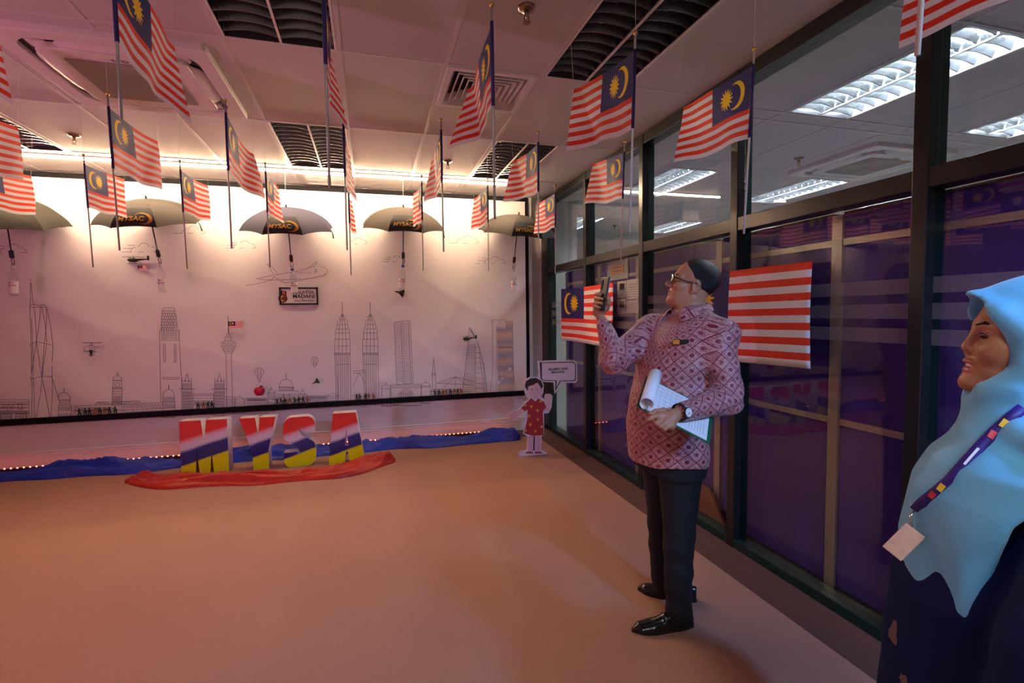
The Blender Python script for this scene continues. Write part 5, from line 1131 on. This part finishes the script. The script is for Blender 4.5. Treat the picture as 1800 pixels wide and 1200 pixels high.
for toe, heel in (((1.121, 1.985), (1.40, 1.945)), ((1.325, 2.285), (1.525, 2.125))):
    toe = np.array([*toe, 0.]); heel = np.array([*heel, 0.]); d = toe-heel; Ls = np.linalg.norm(d); d /= Ls; T = (heel, np.stack([d, np.array([-d[1], d[0], 0]), np.array([0, 0, 1.])], 1)); k = .285/Ls if Ls < .28 else 1; T = (toe-d*.285, T[1])
    def shoe(P):
        e = loft(P[:, [0, 1, 2]], [(0, .14, 0, .145, .046), (1, .14, 0, .145, .046)]); x = P[:, 0]; hgt = np.interp(x, [0, .03, .09, .14, .2, .26, .285], [.075, .088, .085, .066, .048, .038, .02]).astype(np.float32); wd = np.interp(x, [0, .04, .12, .19, .25, .285], [.026, .034, .036, .045, .038, .01]).astype(np.float32)
        q = np.sqrt((P[:, 1]/wd)**2+(np.maximum(P[:, 2]-.012, 0)/(hgt-.012))**2); e = (q-1)*np.minimum(wd, hgt-.012)*.8; e = np.maximum(e, np.maximum(-x-.002, x-.287)); e = np.maximum(e, .006-P[:, 2])
        top = x-.115; e = smax(e, -ell(P, (.05, 0, .09), (.05, .026, .02)), .006)
        seam = np.exp(-((np.abs(P[:, 1])-.024)**2)/8e-6)*(x > .13)*(x < .245)*(P[:, 2] > .03); strap = np.exp(-((x-.135)**2)/6e-5)*(P[:, 2] > .04)
        return e+.0025*seam-.003*strap
    me = npmesh('loafer', [nets(shoe, (-.01, -.055, 0), (.295, .055, .11), .004)], T); sh = obj('loafer', me, man, mSHOE, True)
    b = MB(); n = 26; P = []
    for i in range(n): a = 2*math.pi*i/n; x = .1425+.147*math.cos(a); wd = np.interp(x, [0, .04, .12, .19, .25, .285], [.026, .036, .036, .047, .04, .012]); P.append((x, wd*np.sign(math.sin(a))*abs(math.sin(a))**.5))
    v = [to_world(T, (x, y, z)) for z in (.0, .011) for x, y in P]; f = [(i, (i+1) % n, n+(i+1) % n, n+i) for i in range(n)]+[tuple(range(n-1, -1, -1)), tuple(range(n, 2*n))]
    obj('sole', mesh('sole', v, f), sh, mSOLE)
# hair: close-cropped sides, fuller top
def hair_sdf(P):
    A = P.copy(); A[:, 1] = np.abs(A[:, 1])
    d = ell(P, (-.014, 0, .042), (.1015, .0795, .0905))
    top = -.0035*np.clip((P[:, 2]-.05)/.05, 0, 1)
    cut = (.046+.55*np.clip(P[:, 0]-.045, 0, 1))-(P[:, 2]-.0)                      # front hairline
    line = np.interp(P[:, 0], [-.12, -.045, -.02, .012, .03, .055, .08], [-.055, -.040, .018, .028, .052, .078, .125]).astype(np.float32)
    d = smax(d+top, line-P[:, 2], .004); return d-.0009*np.sin(P[:, 0]*900+P[:, 2]*500)*np.sin(P[:, 1]*700)
obj('hair', npmesh('hair', [nets(hair_sdf, (-.13, -.1, -.07), (.11, .1, .15), .003)], TH), man, mHAIR, True)
for sg in (-1, 1):
    v, f = nets(lambda P: ell(P, (.0905, sg*.033, .0265), (.007, .020, .0038), rx(-.12*sg)), (.07, sg*.034-.025, .01), (.1, sg*.034+.025, .04), .0018); obj('eyebrow', npmesh('eyebrow', [(v, f)], TH), man, mHAIR, True)
# glasses
mFRAMEG = mat('glasses_frame', (.01, .01, .011), .25); mLENS = glass_mat('lens', (.85, .85, .85), 1.9, .02, .22)
gl = obj('glasses', xform(MB().tube([(.1105, .012, .010), (.114, 0, .014), (.1105, -.012, .010)], .0022, 8).me('glasses'), Matrix.Identity(4)), man, mFRAMEG, True)
gv = to_world(TH, np.array([v.co for v in gl.data.vertices])); gl.data.vertices.foreach_set('co', gv.astype(np.float32).ravel()); gl.data.update()
for sg in (-1, 1):
    P = [(.118-.010*(abs(math.cos(a))*.6+.2) if False else .1095-.008*max(0, math.cos(a)), sg*(.037+.026*math.copysign(abs(math.cos(a))**.75, math.cos(a))), .001+.0205*math.copysign(abs(math.sin(a))**.75, math.sin(a))) for a in np.linspace(0, 2*math.pi, 28, False)]
    W_ = [tuple(to_world(TH, p_)) for p_ in P]; MB().tube(W_, .0031, 6, closed=True).build('rim', mFRAMEG, gl, True)
    obj('lens', mesh('lens', W_, [tuple(range(28))]), gl, mLENS)
    MB().tube([tuple(to_world(TH, p_)) for p_ in ((.101, sg*.063, .008), (.092, sg*.071, .007), (.04, sg*.079, .004), (.0, sg*.083, .010), (-.02, sg*.084, -.002))], [.0035, .003, .0028, .0026, .002], 6).build('temple', mFRAMEG, gl, True)
for sg in (-1, 1): patch_ball('eye', TH, (.083, sg*.032, .000), (.006, .010, .0045), mIRIS, man)
# watch on the left wrist
fa = lw_w-to_world(TM, LE); fa /= np.linalg.norm(fa); wc = lw_w+fa*.024; e1 = CB[:, 2]-fa*(CB[:, 2]@fa); e1 /= np.linalg.norm(e1); e2 = np.cross(fa, e1)
wt = MB(); v = []; f = []
for s_ in (-.011, .011):
    for rr in (.0345, .037): v += [tuple(wc+fa*s_+e1*rr*math.cos(a)+e2*rr*math.sin(a)) for a in np.linspace(0, 2*math.pi, 24, False)]
for i in range(24): j = (i+1) % 24; f += [(24+i, 24+j, 72+j, 72+i), (i, j, 24+j, 24+i), (48+i, 72+i, 72+j, 48+j)]
ws = obj('watch', mesh('watch', v, f), man, mDARK, True); ws['label'] = 'wristwatch with white dial and black strap'
tov = -(ray(1206, 727)); tov /= np.linalg.norm(tov); nrm = e1*.72+e2*.7*(1 if e2@tov > 0 else -1); nrm /= np.linalg.norm(nrm); fx = fa; 
def dial(name, r, h0, h1, m, parent, n=24):
    w2 = np.cross(nrm, fx); c = wc+nrm*.036; v = [tuple(c+nrm*h+r*(fx*math.cos(a)+w2*math.sin(a))) for h in (h0, h1) for a in np.linspace(0, 2*math.pi, n, False)]
    return obj(name, mesh(name, v, [(i, (i+1) % n, n+(i+1) % n, n+i) for i in range(n)]+[tuple(range(n, 2*n))]), parent, m)
wcase = dial('watch_case', .0205, 0, .007, mat('watch_case', (.04, .04, .045), .25, .8), ws); dial('watch_dial', .018, .007, .0078, mat('watch_dial', (.78, .78, .76), .4), wcase)
w2 = np.cross(nrm, fx); c = wc+nrm*.0445
for a, ln in ((.6, .012), (2.4, .009)): dd = fx*math.cos(a)+w2*math.sin(a); MB().tube([tuple(c), tuple(c+dd*ln)], .0008, 4).build('watch_hand', mINK, wcase)
# dark cuff band at the right wrist
fa2 = to_world(TM, RW)-to_world(TM, RE); fa2 /= np.linalg.norm(fa2); c = to_world(TM, RW); e1b = np.cross(fa2, [0, 1, 0]); e1b /= np.linalg.norm(e1b); e2b = np.cross(fa2, e1b)
MB().tube([tuple(c+fa2*.010+.0335*(e1b*math.cos(a)+e2b*math.sin(a))) for a in np.linspace(0, 2*math.pi, 24, False)], .005, 6, closed=True).build('wrist_band', mDARK, man, True)
# phone
t = thing('smartphone', 'black smartphone in a bulky case held upright by the man', 'phone', tuple(ph_c)); t.matrix_world = Matrix([[*TP[1][i], TP[0][i]] for i in range(3)]+[[0, 0, 0, 1]])
bevel(MB().box((-PT, -PW, -PH_), (PT, PW, PH_)).build('case', mat('phone_case', (.018, .014, .013), .35), t), .004, 3)
box('screen', (-PT-.0008, -PW+.003, -PH_+.003), (-PT+.001, PW-.003, PH_-.003), mat('phone_screen', (.02, .03, .05), .08, emit=(.5, .55, .7), estr=.6), t)
ci_ = box('camera_island', (PT-.001, PW-.03, PH_-.06), (PT+.002, PW-.008, PH_-.012), mDARK, t, .001)
for i in range(3): o = MB().lathe([(.007, 0), (.007, .0035)], n=14).build('camera_lens', mat_sleeve, ci_); o.matrix_local = Matrix.Translation((PT+.001, PW-.019, PH_-.02-.016*i)) @ Matrix.Rotation(math.pi/2, 4, 'Y')
MB().tube([(0, PW*.3, PH_), (0, PW*.3-.003, PH_+.02), (.0, PW*.3+.004, PH_+.032)], .0012, 5).build('strap_cord', mDARK, t)
# clipboard with papers
t = thing('clipboard', 'green clipboard holding printed sheets, the top sheet rolled back, under the man\'s hand', 'clipboard', tuple(CC)); t.matrix_world = Matrix([[*CB[i], CC[i]] for i in range(3)]+[[0, 0, 0, 1]])
box('board', (-CL/2, -CWd/2, -.004), (CL/2, CWd/2, 0), mat('green_board', (.005, .13, .05), .35), t, .001)
mSHEET = mat('white_sheet', (.80, .82, .86), .6, noise=.02)
sh_ = box('sheet', (-CL/2+.02, -CWd/2+.008, 0), (CL/2-.016, CWd/2-.01, .0022), mSHEET, t)
for i in range(9): box('text_line', (CL/2-.035-.012*i, -CWd/2+.03, .0022), (CL/2-.0342-.012*i, CWd/2-.05-.02*(i % 3), .0026), mGREYINK, sh_) if i < 6 else None
for i in range(6): box('table_rule', (-CL/2+.06+.022*i, -CWd/2+.04, .0022), (-CL/2+.0606+.022*i, CWd/2-.02, .0025), mGREYINK, sh_)
for i in range(7): box('table_rule', (-CL/2+.06, -CWd/2+.04+.026*i, .0022), (-CL/2+.17, -CWd/2+.0406+.026*i, .0025), mGREYINK, sh_)
v = []; f = []; na = 26
for i in range(na+1):
    a = -.5*math.pi+1.85*math.pi*i/na; rr = .030-.0003*i
    for y in (-CWd/2-.004, CWd/2-.006): v.append((-CL/2+.030-rr*math.cos(a), y, .036+rr*math.sin(a)))
for i in range(na): k = 2*i; f.append((k, k+1, k+3, k+2))
o = obj('rolled_sheet', mesh('rolled_sheet', v, f), t, mSHEET, True); s_ = o.modifiers.new('s', 'SOLIDIFY'); s_.thickness = .0012
box('clip', (-CL/2+.002, -.05, 0), (-CL/2+.018, .05, .006), mat('clip_green', (.01, .10, .05), .3, .4), t, .002)
# ------------------------------------------------------------------ the woman in the blue headscarf
bf = np.array([-.62, .78, 0]); bf /= np.linalg.norm(bf); wl_ = np.array([-bf[1], bf[0], 0]); WB = np.array([1.29, .63, 0.]); TW = (WB, np.stack([bf, wl_, np.array([0, 0, 1.])], 1))
wf = np.array([-.74, .67, 0]); wf /= np.linalg.norm(wf); wl2 = np.array([-wf[1], wf[0], 0]); tw = math.radians(9); WF = wf*math.cos(tw)+np.array([0, 0, math.sin(tw)]); WU = np.cross(WF, wl2); THW = (np.array([1.262, .672, 1.392]), np.stack([WF, wl2, WU], 1)); ws_ = .965
RHW = TW[1].T@THW[1]; OHW = to_local(TW, THW[0])
def hq(P): return (P-OHW.astype(np.float32))@RHW.astype(np.float32)
DRESS = [(0, .03, 0, .245, .26), (.4, .03, 0, .25, .26), (.7, .03, 0, .245, .25), (.88, .03, 0, .226, .235), (1.03, .03, 0, .182, .21), (1.13, .02, 0, .14, .19), (1.19, .01, 0, .10, .16), (1.24, .01, 0, .07, .08)]
WLS, WLE, WLW = V3(-.01, .185, 1.13), V3(.045, .285, .90), V3(.10, .285, .68); WRS, WRE, WRW = V3(-.01, -.185, 1.13), V3(.0, -.28, .90), V3(.06, -.28, .68)
def dress_sdf(P):
    d = loft(P, DRESS, .015, 1.235); d = smin(d, chain(P, [WLS, WLE, WLW], [.078, .078, .07], .03), .03); d = smin(d, chain(P, [WRS, WRE, WRW], [.078, .078, .07], .03), .03)
    return d+fold(P, .006, ((20, 12, 7), .4, .6), ((-15, 22, 9), 1.2, .5), ((9, 5, 34), 2.2, .35))
def hijab_sdf(P):
    Q = hq(P)/ws_; A = Q.copy(); A[:, 1] = np.abs(A[:, 1])
    d = ell(Q, (-.018, 0, .030), (.120, .093, .108)); d = smin(d, cone(Q, (.0, 0, .105), (.104, 0, .072), .036, .019), .03); d = smin(d, chain(A, [V3(.112, 0, .070), V3(.075, .052, .048), V3(.035, .078, .010), V3(.02, .078, -.045), V3(.028, .060, -.098), V3(.050, .026, -.130), V3(.056, 0, -.134)], [.018, .016, .016, .018, .018, .017, .017], .02), .022)
    d = smin(d, cone(Q, (-.02, 0, -.05), (-.02, 0, -.2), .086, .105), .04)
    hole = (np.sqrt((Q[:, 1]/.063)**2+((Q[:, 2]+.020)/.103)**2)-1)*.06; hole = np.maximum(hole, .012-Q[:, 0]); d = smax(d, -hole, .006)*ws_
    wrap = fold(P, .0065, ((38, 10, 62), .2, 1.0), ((24, -18, 40), 1., .6)); d = d+wrap*np.clip((1.40-P[:, 2])*8, 0, 1)
    dr = loft(P, [(.7, .05, 0, .21, .22), (.9, .045, 0, .215, .225), (1.0, .04, 0, .203, .222), (1.09, .035, 0, .195, .218), (1.15, .03, 0, .17, .205), (1.19, .03, 0, .135, .165), (1.23, .035, 0, .11, .115), (1.30, .035, 0, .09, .09)], None, 1.29)
    dr = dr+fold(P, .0085, ((30, 34, 12), .6, .8), ((46, -14, 18), 2., .5))
    low = .955-.50*np.clip(P[:, 1], -.1, .2); cut = np.interp(P[:, 2], [.8, .95, 1.08, 1.13, 1.17, 1.2], [.155, .125, .10, .06, -.02, -.4]).astype(np.float32)
    dr = np.maximum(dr, (low-P[:, 2])*.8); dr = smax(dr, (cut-P[:, 0])*.8, .01)
    tail = chain(P, [V3(.07, .10, 1.215), V3(.0, .16, 1.205), V3(-.08, .17, 1.19)], [.035, .045, .05], .02)+fold(P, .005, ((10, 50, 60), 0, 1))
    return smin(smin(d, dr, .03), tail, .02)
mSKINW = skin_mat('skin_brown', (.36, .165, .085)); mLIPW = mat('lips_rose', (.40, .12, .11), .35)
def wcore(P):
    d = loft(P, [(z, a, b, c*.72, e*.75) for z, a, b, c, e in DRESS[2:]], .75, 1.22)
    for S_, E_, W_ in ((WLS, WLE, WLW), (WRS, WRE, WRW)): d = smin(d, chain(P, [S_, E_, W_], [.045, .038, .027], .02), .03)
    for sg in (-1, 1): d = smin(d, chain(P, [V3(.03, sg*.08, .8), V3(.04, sg*.085, .45), V3(.03, sg*.09, .07)], [.085, .055, .038], .03), .03)
    return d
def relaxed(Wr, sg):
    k = lambda x, y, z: Wr+V3(x, y*sg, z); fs = [[k(.030-.018*i, .006, -.085), k(.034-.018*i, .0, -.115), k(.034-.017*i, -.012, -.138), k(.030-.016*i, -.024, -.152+.004*abs(i-1))] for i in range(4)]
    return dict(palm=[k(.004, .004, -.045), k(.026, .006, -.080), k(-.022, .006, -.078)], pr=.019, fingers=fs, fr=[.0078, .008, .0078, .007], thumb=[k(.02, -.006, -.03), k(.04, -.016, -.055), k(.046, -.022, -.08), k(.044, -.026, -.098)], tr=[.012, .010, .009, .0075], wrist=Wr, wr=.025)
whv, whf = person_head(THW, ws_, to_world(TW, V3(.02, 0, 1.2)), .052, True, True, .0022)
w_me = npmesh('person', [(to_local(TW, to_world(THW, whv)), whf), nets(wcore, (-.28, -.36, .02), (.3, .36, 1.25), .014), hand_mesh(relaxed(WLW, 1), .003), hand_mesh(relaxed(WRW, -1), .003)], TW)
lip_split(w_me, THW, ws_, [((.094, 0, -.0575), (.014, .027, .0085)), ((.092, 0, -.0755), (.014, .024, .0095))], [mSKINW, mLIPW, mLIPW])
wom = tag(obj('person', w_me, None, None, True), 'smiling woman in a light blue headscarf and navy flowered dress', 'person')
patch_ball('teeth', THW, (.080*ws_, 0, -.064*ws_), (.0125, .021, .006), mEYEW, wom)
for sg in (-1, 1):
    patch_ball('eye', THW, (.0808*ws_, sg*.033*ws_, -.0012), (.012, .0135, .0048), mIRIS, wom)
    v, f = nets(lambda P: chain(P, [V3(.096, sg*.013, .022), V3(.091, sg*.033, .0275), V3(.074, sg*.052, .021)], [.0026, .0032, .0018], .002), (.06, min(sg*.005, sg*.06), .012), (.11, max(sg*.005, sg*.06), .038), .0014); obj('eyebrow', npmesh('eyebrow', [(v*ws_, f)], THW), wom, mHAIR, True)
    MB().tube([tuple(to_world(THW, np.array(q)*ws_)) for q in ((.092, sg*.019, .0025), (.0925, sg*.032, .006), (.084, sg*.047, .0015))], [.0010, .0016, .001], 5).build('eyelash', mHAIR, wom, True)
mFLORAL = bpy.data.materials.new('navy_floral'); mFLORAL.use_nodes = True; nt = mFLORAL.node_tree; b = nt.nodes['Principled BSDF']
tc = node(nt, 'ShaderNodeTexCoord'); vo = node(nt, 'ShaderNodeTexVoronoi', ins={'Scale': 8.}); nz = node(nt, 'ShaderNodeTexNoise', ins={'Scale': 42., 'Detail': 3}); 
for n in (vo, nz): nt.links.new(tc.outputs['Object'], n.inputs['Vector'])
pet = M_(nt, 'LESS_THAN', M_(nt, 'ADD', vo.outputs['Distance'], M_(nt, 'MULTIPLY', M_(nt, 'SUBTRACT', nz.outputs['Fac'], .5), .35)), .17); cen = M_(nt, 'LESS_THAN', vo.outputs['Distance'], .035)
cc_ = mixc(nt, pet, (.003, .010, .062), (.15, .10, .10)); nt.links.new(mixc(nt, cen, cc_, (.45, .33, .2)), b.inputs['Base Color']); b.inputs['Roughness'].default_value = .8; b.inputs['Specular IOR Level'].default_value = .12
obj('dress', npmesh('dress', [nets(dress_sdf, (-.32, -.40, 0), (.34, .40, 1.27), .011)], TW), wom, mFLORAL, True)['label'] = 'navy blue dress with scattered pale flowers'
mHIJAB = mat('light_blue_scarf', (.11, .44, .72), .62, noise=.05, scale=8, bump=.05, bscale=300); mHIJAB.node_tree.nodes['Principled BSDF'].inputs['Sheen Weight'].default_value = .3
scarf = obj('headscarf', npmesh('headscarf', [nets(hijab_sdf, (-.22, -.27, .78), (.29, .28, 1.56), .0046)], TW), wom, mHIJAB, True); scarf['label'] = 'light blue headscarf'; sm_ = scarf.modifiers.new('sm', 'SMOOTH'); sm_.factor = .6; sm_.iterations = 8
for sg in (-1, 1):
    me = npmesh('flat_shoe', [nets(lambda P: np.maximum(smin(ell(P, (.11, sg*.09, .02), (.11, .038, .035)), ell(P, (.03, sg*.09, .035), (.05, .032, .035)), .02), .002-P[:, 2]), (-.04, sg*.09-.05, 0), (.24, sg*.09+.05, .08), .006)], TW); obj('flat_shoe', me, wom, mDARK, True)
both = lambda P: np.minimum(hijab_sdf(P), dress_sdf(P))
pxs = [(1799, 716), (1775, 735), (1750, 757), (1720, 788), (1695, 815), (1668, 845), (1640, 868), (1620, 884), (1608, 897)]
pts = []
for q in pxs:
    hit, dv = surf_pt(both, TW, q, .5, 1.5, 400); pts.append((hit-dv*.007, dv))
v = []; f = []
for i, (p_, dv) in enumerate(pts):
    a_ = pts[max(i-1, 0)][0]; b_ = pts[min(i+1, len(pts)-1)][0]; tg = b_-a_; tg /= np.linalg.norm(tg); sd_ = np.cross(tg, dv); sd_ /= np.linalg.norm(sd_)
    v += [tuple(p_+sd_*.0095), tuple(p_-sd_*.0095)]
for i in range(len(pts)-1): k = 2*i; f.append((k, k+1, k+3, k+2))
lan = obj('lanyard', mesh('lanyard', v, f), wom, mat('lanyard_purple', (.03, .012, .16), .5), True); lan['label'] = 'purple lanyard strap with bright marks'; s_ = lan.modifiers.new('s', 'SOLIDIFY'); s_.thickness = .0015; s_.offset = 0
for i, t_, m_ in ((1, .4, mYELP), (2, .2, mREDP), (5, .5, mYELP), (6, .1, mREDP), (3, .5, mPAPER)):
    p_ = pts[i][0]*(1-t_)+pts[i+1][0]*t_; tg = pts[i+1][0]-pts[i][0]; tg /= np.linalg.norm(tg); sd_ = np.cross(tg, pts[i][1]); sd_ /= np.linalg.norm(sd_); nn = np.cross(tg, sd_)
    wd_ = .006 if m_ is not mPAPER else .0025; ln_ = .008 if m_ is not mPAPER else .02
    obj('strap_mark', mesh('strap_mark', [tuple(p_+tg*a*ln_+sd_*b_*wd_-pts[i][1]*.0022) for a, b_ in ((-1, -1), (1, -.6), (1, 1), (-1, .7))], [(0, 1, 2, 3)]), lan, m_)
cdir = ray(1592, 950); cdir /= np.linalg.norm(cdir); P0 = pts[-1][0]; cpt = lambda x, y: onP(x, y, P0-cdir*.004, cdir)
ca_, cb_, cc2 = cpt(1592, 920), cpt(1616, 938), cpt(1561, 966); ex = cb_-ca_; ex /= np.linalg.norm(ex); cen_ = (cb_+cc2)/2
card = obj('id_card', xform(MB().box((-.019, -.034, -.0012), (.019, .034, .0012)).me('id_card'), frame(cen_, ex, np.cross(ex, cdir)*-1)), wom, mat('id_card', (.62, .42, .34), .35, noise=.25, scale=60), False); bevel(card, .003)
MB().tube([tuple(P0), tuple((P0+ca_)/2+np.array([0, 0, .002])), tuple(cpt(1603, 926))], .0022, 6).build('swivel_clip', mat('clip_metal', (.5, .45, .42), .25, .9), card, True)
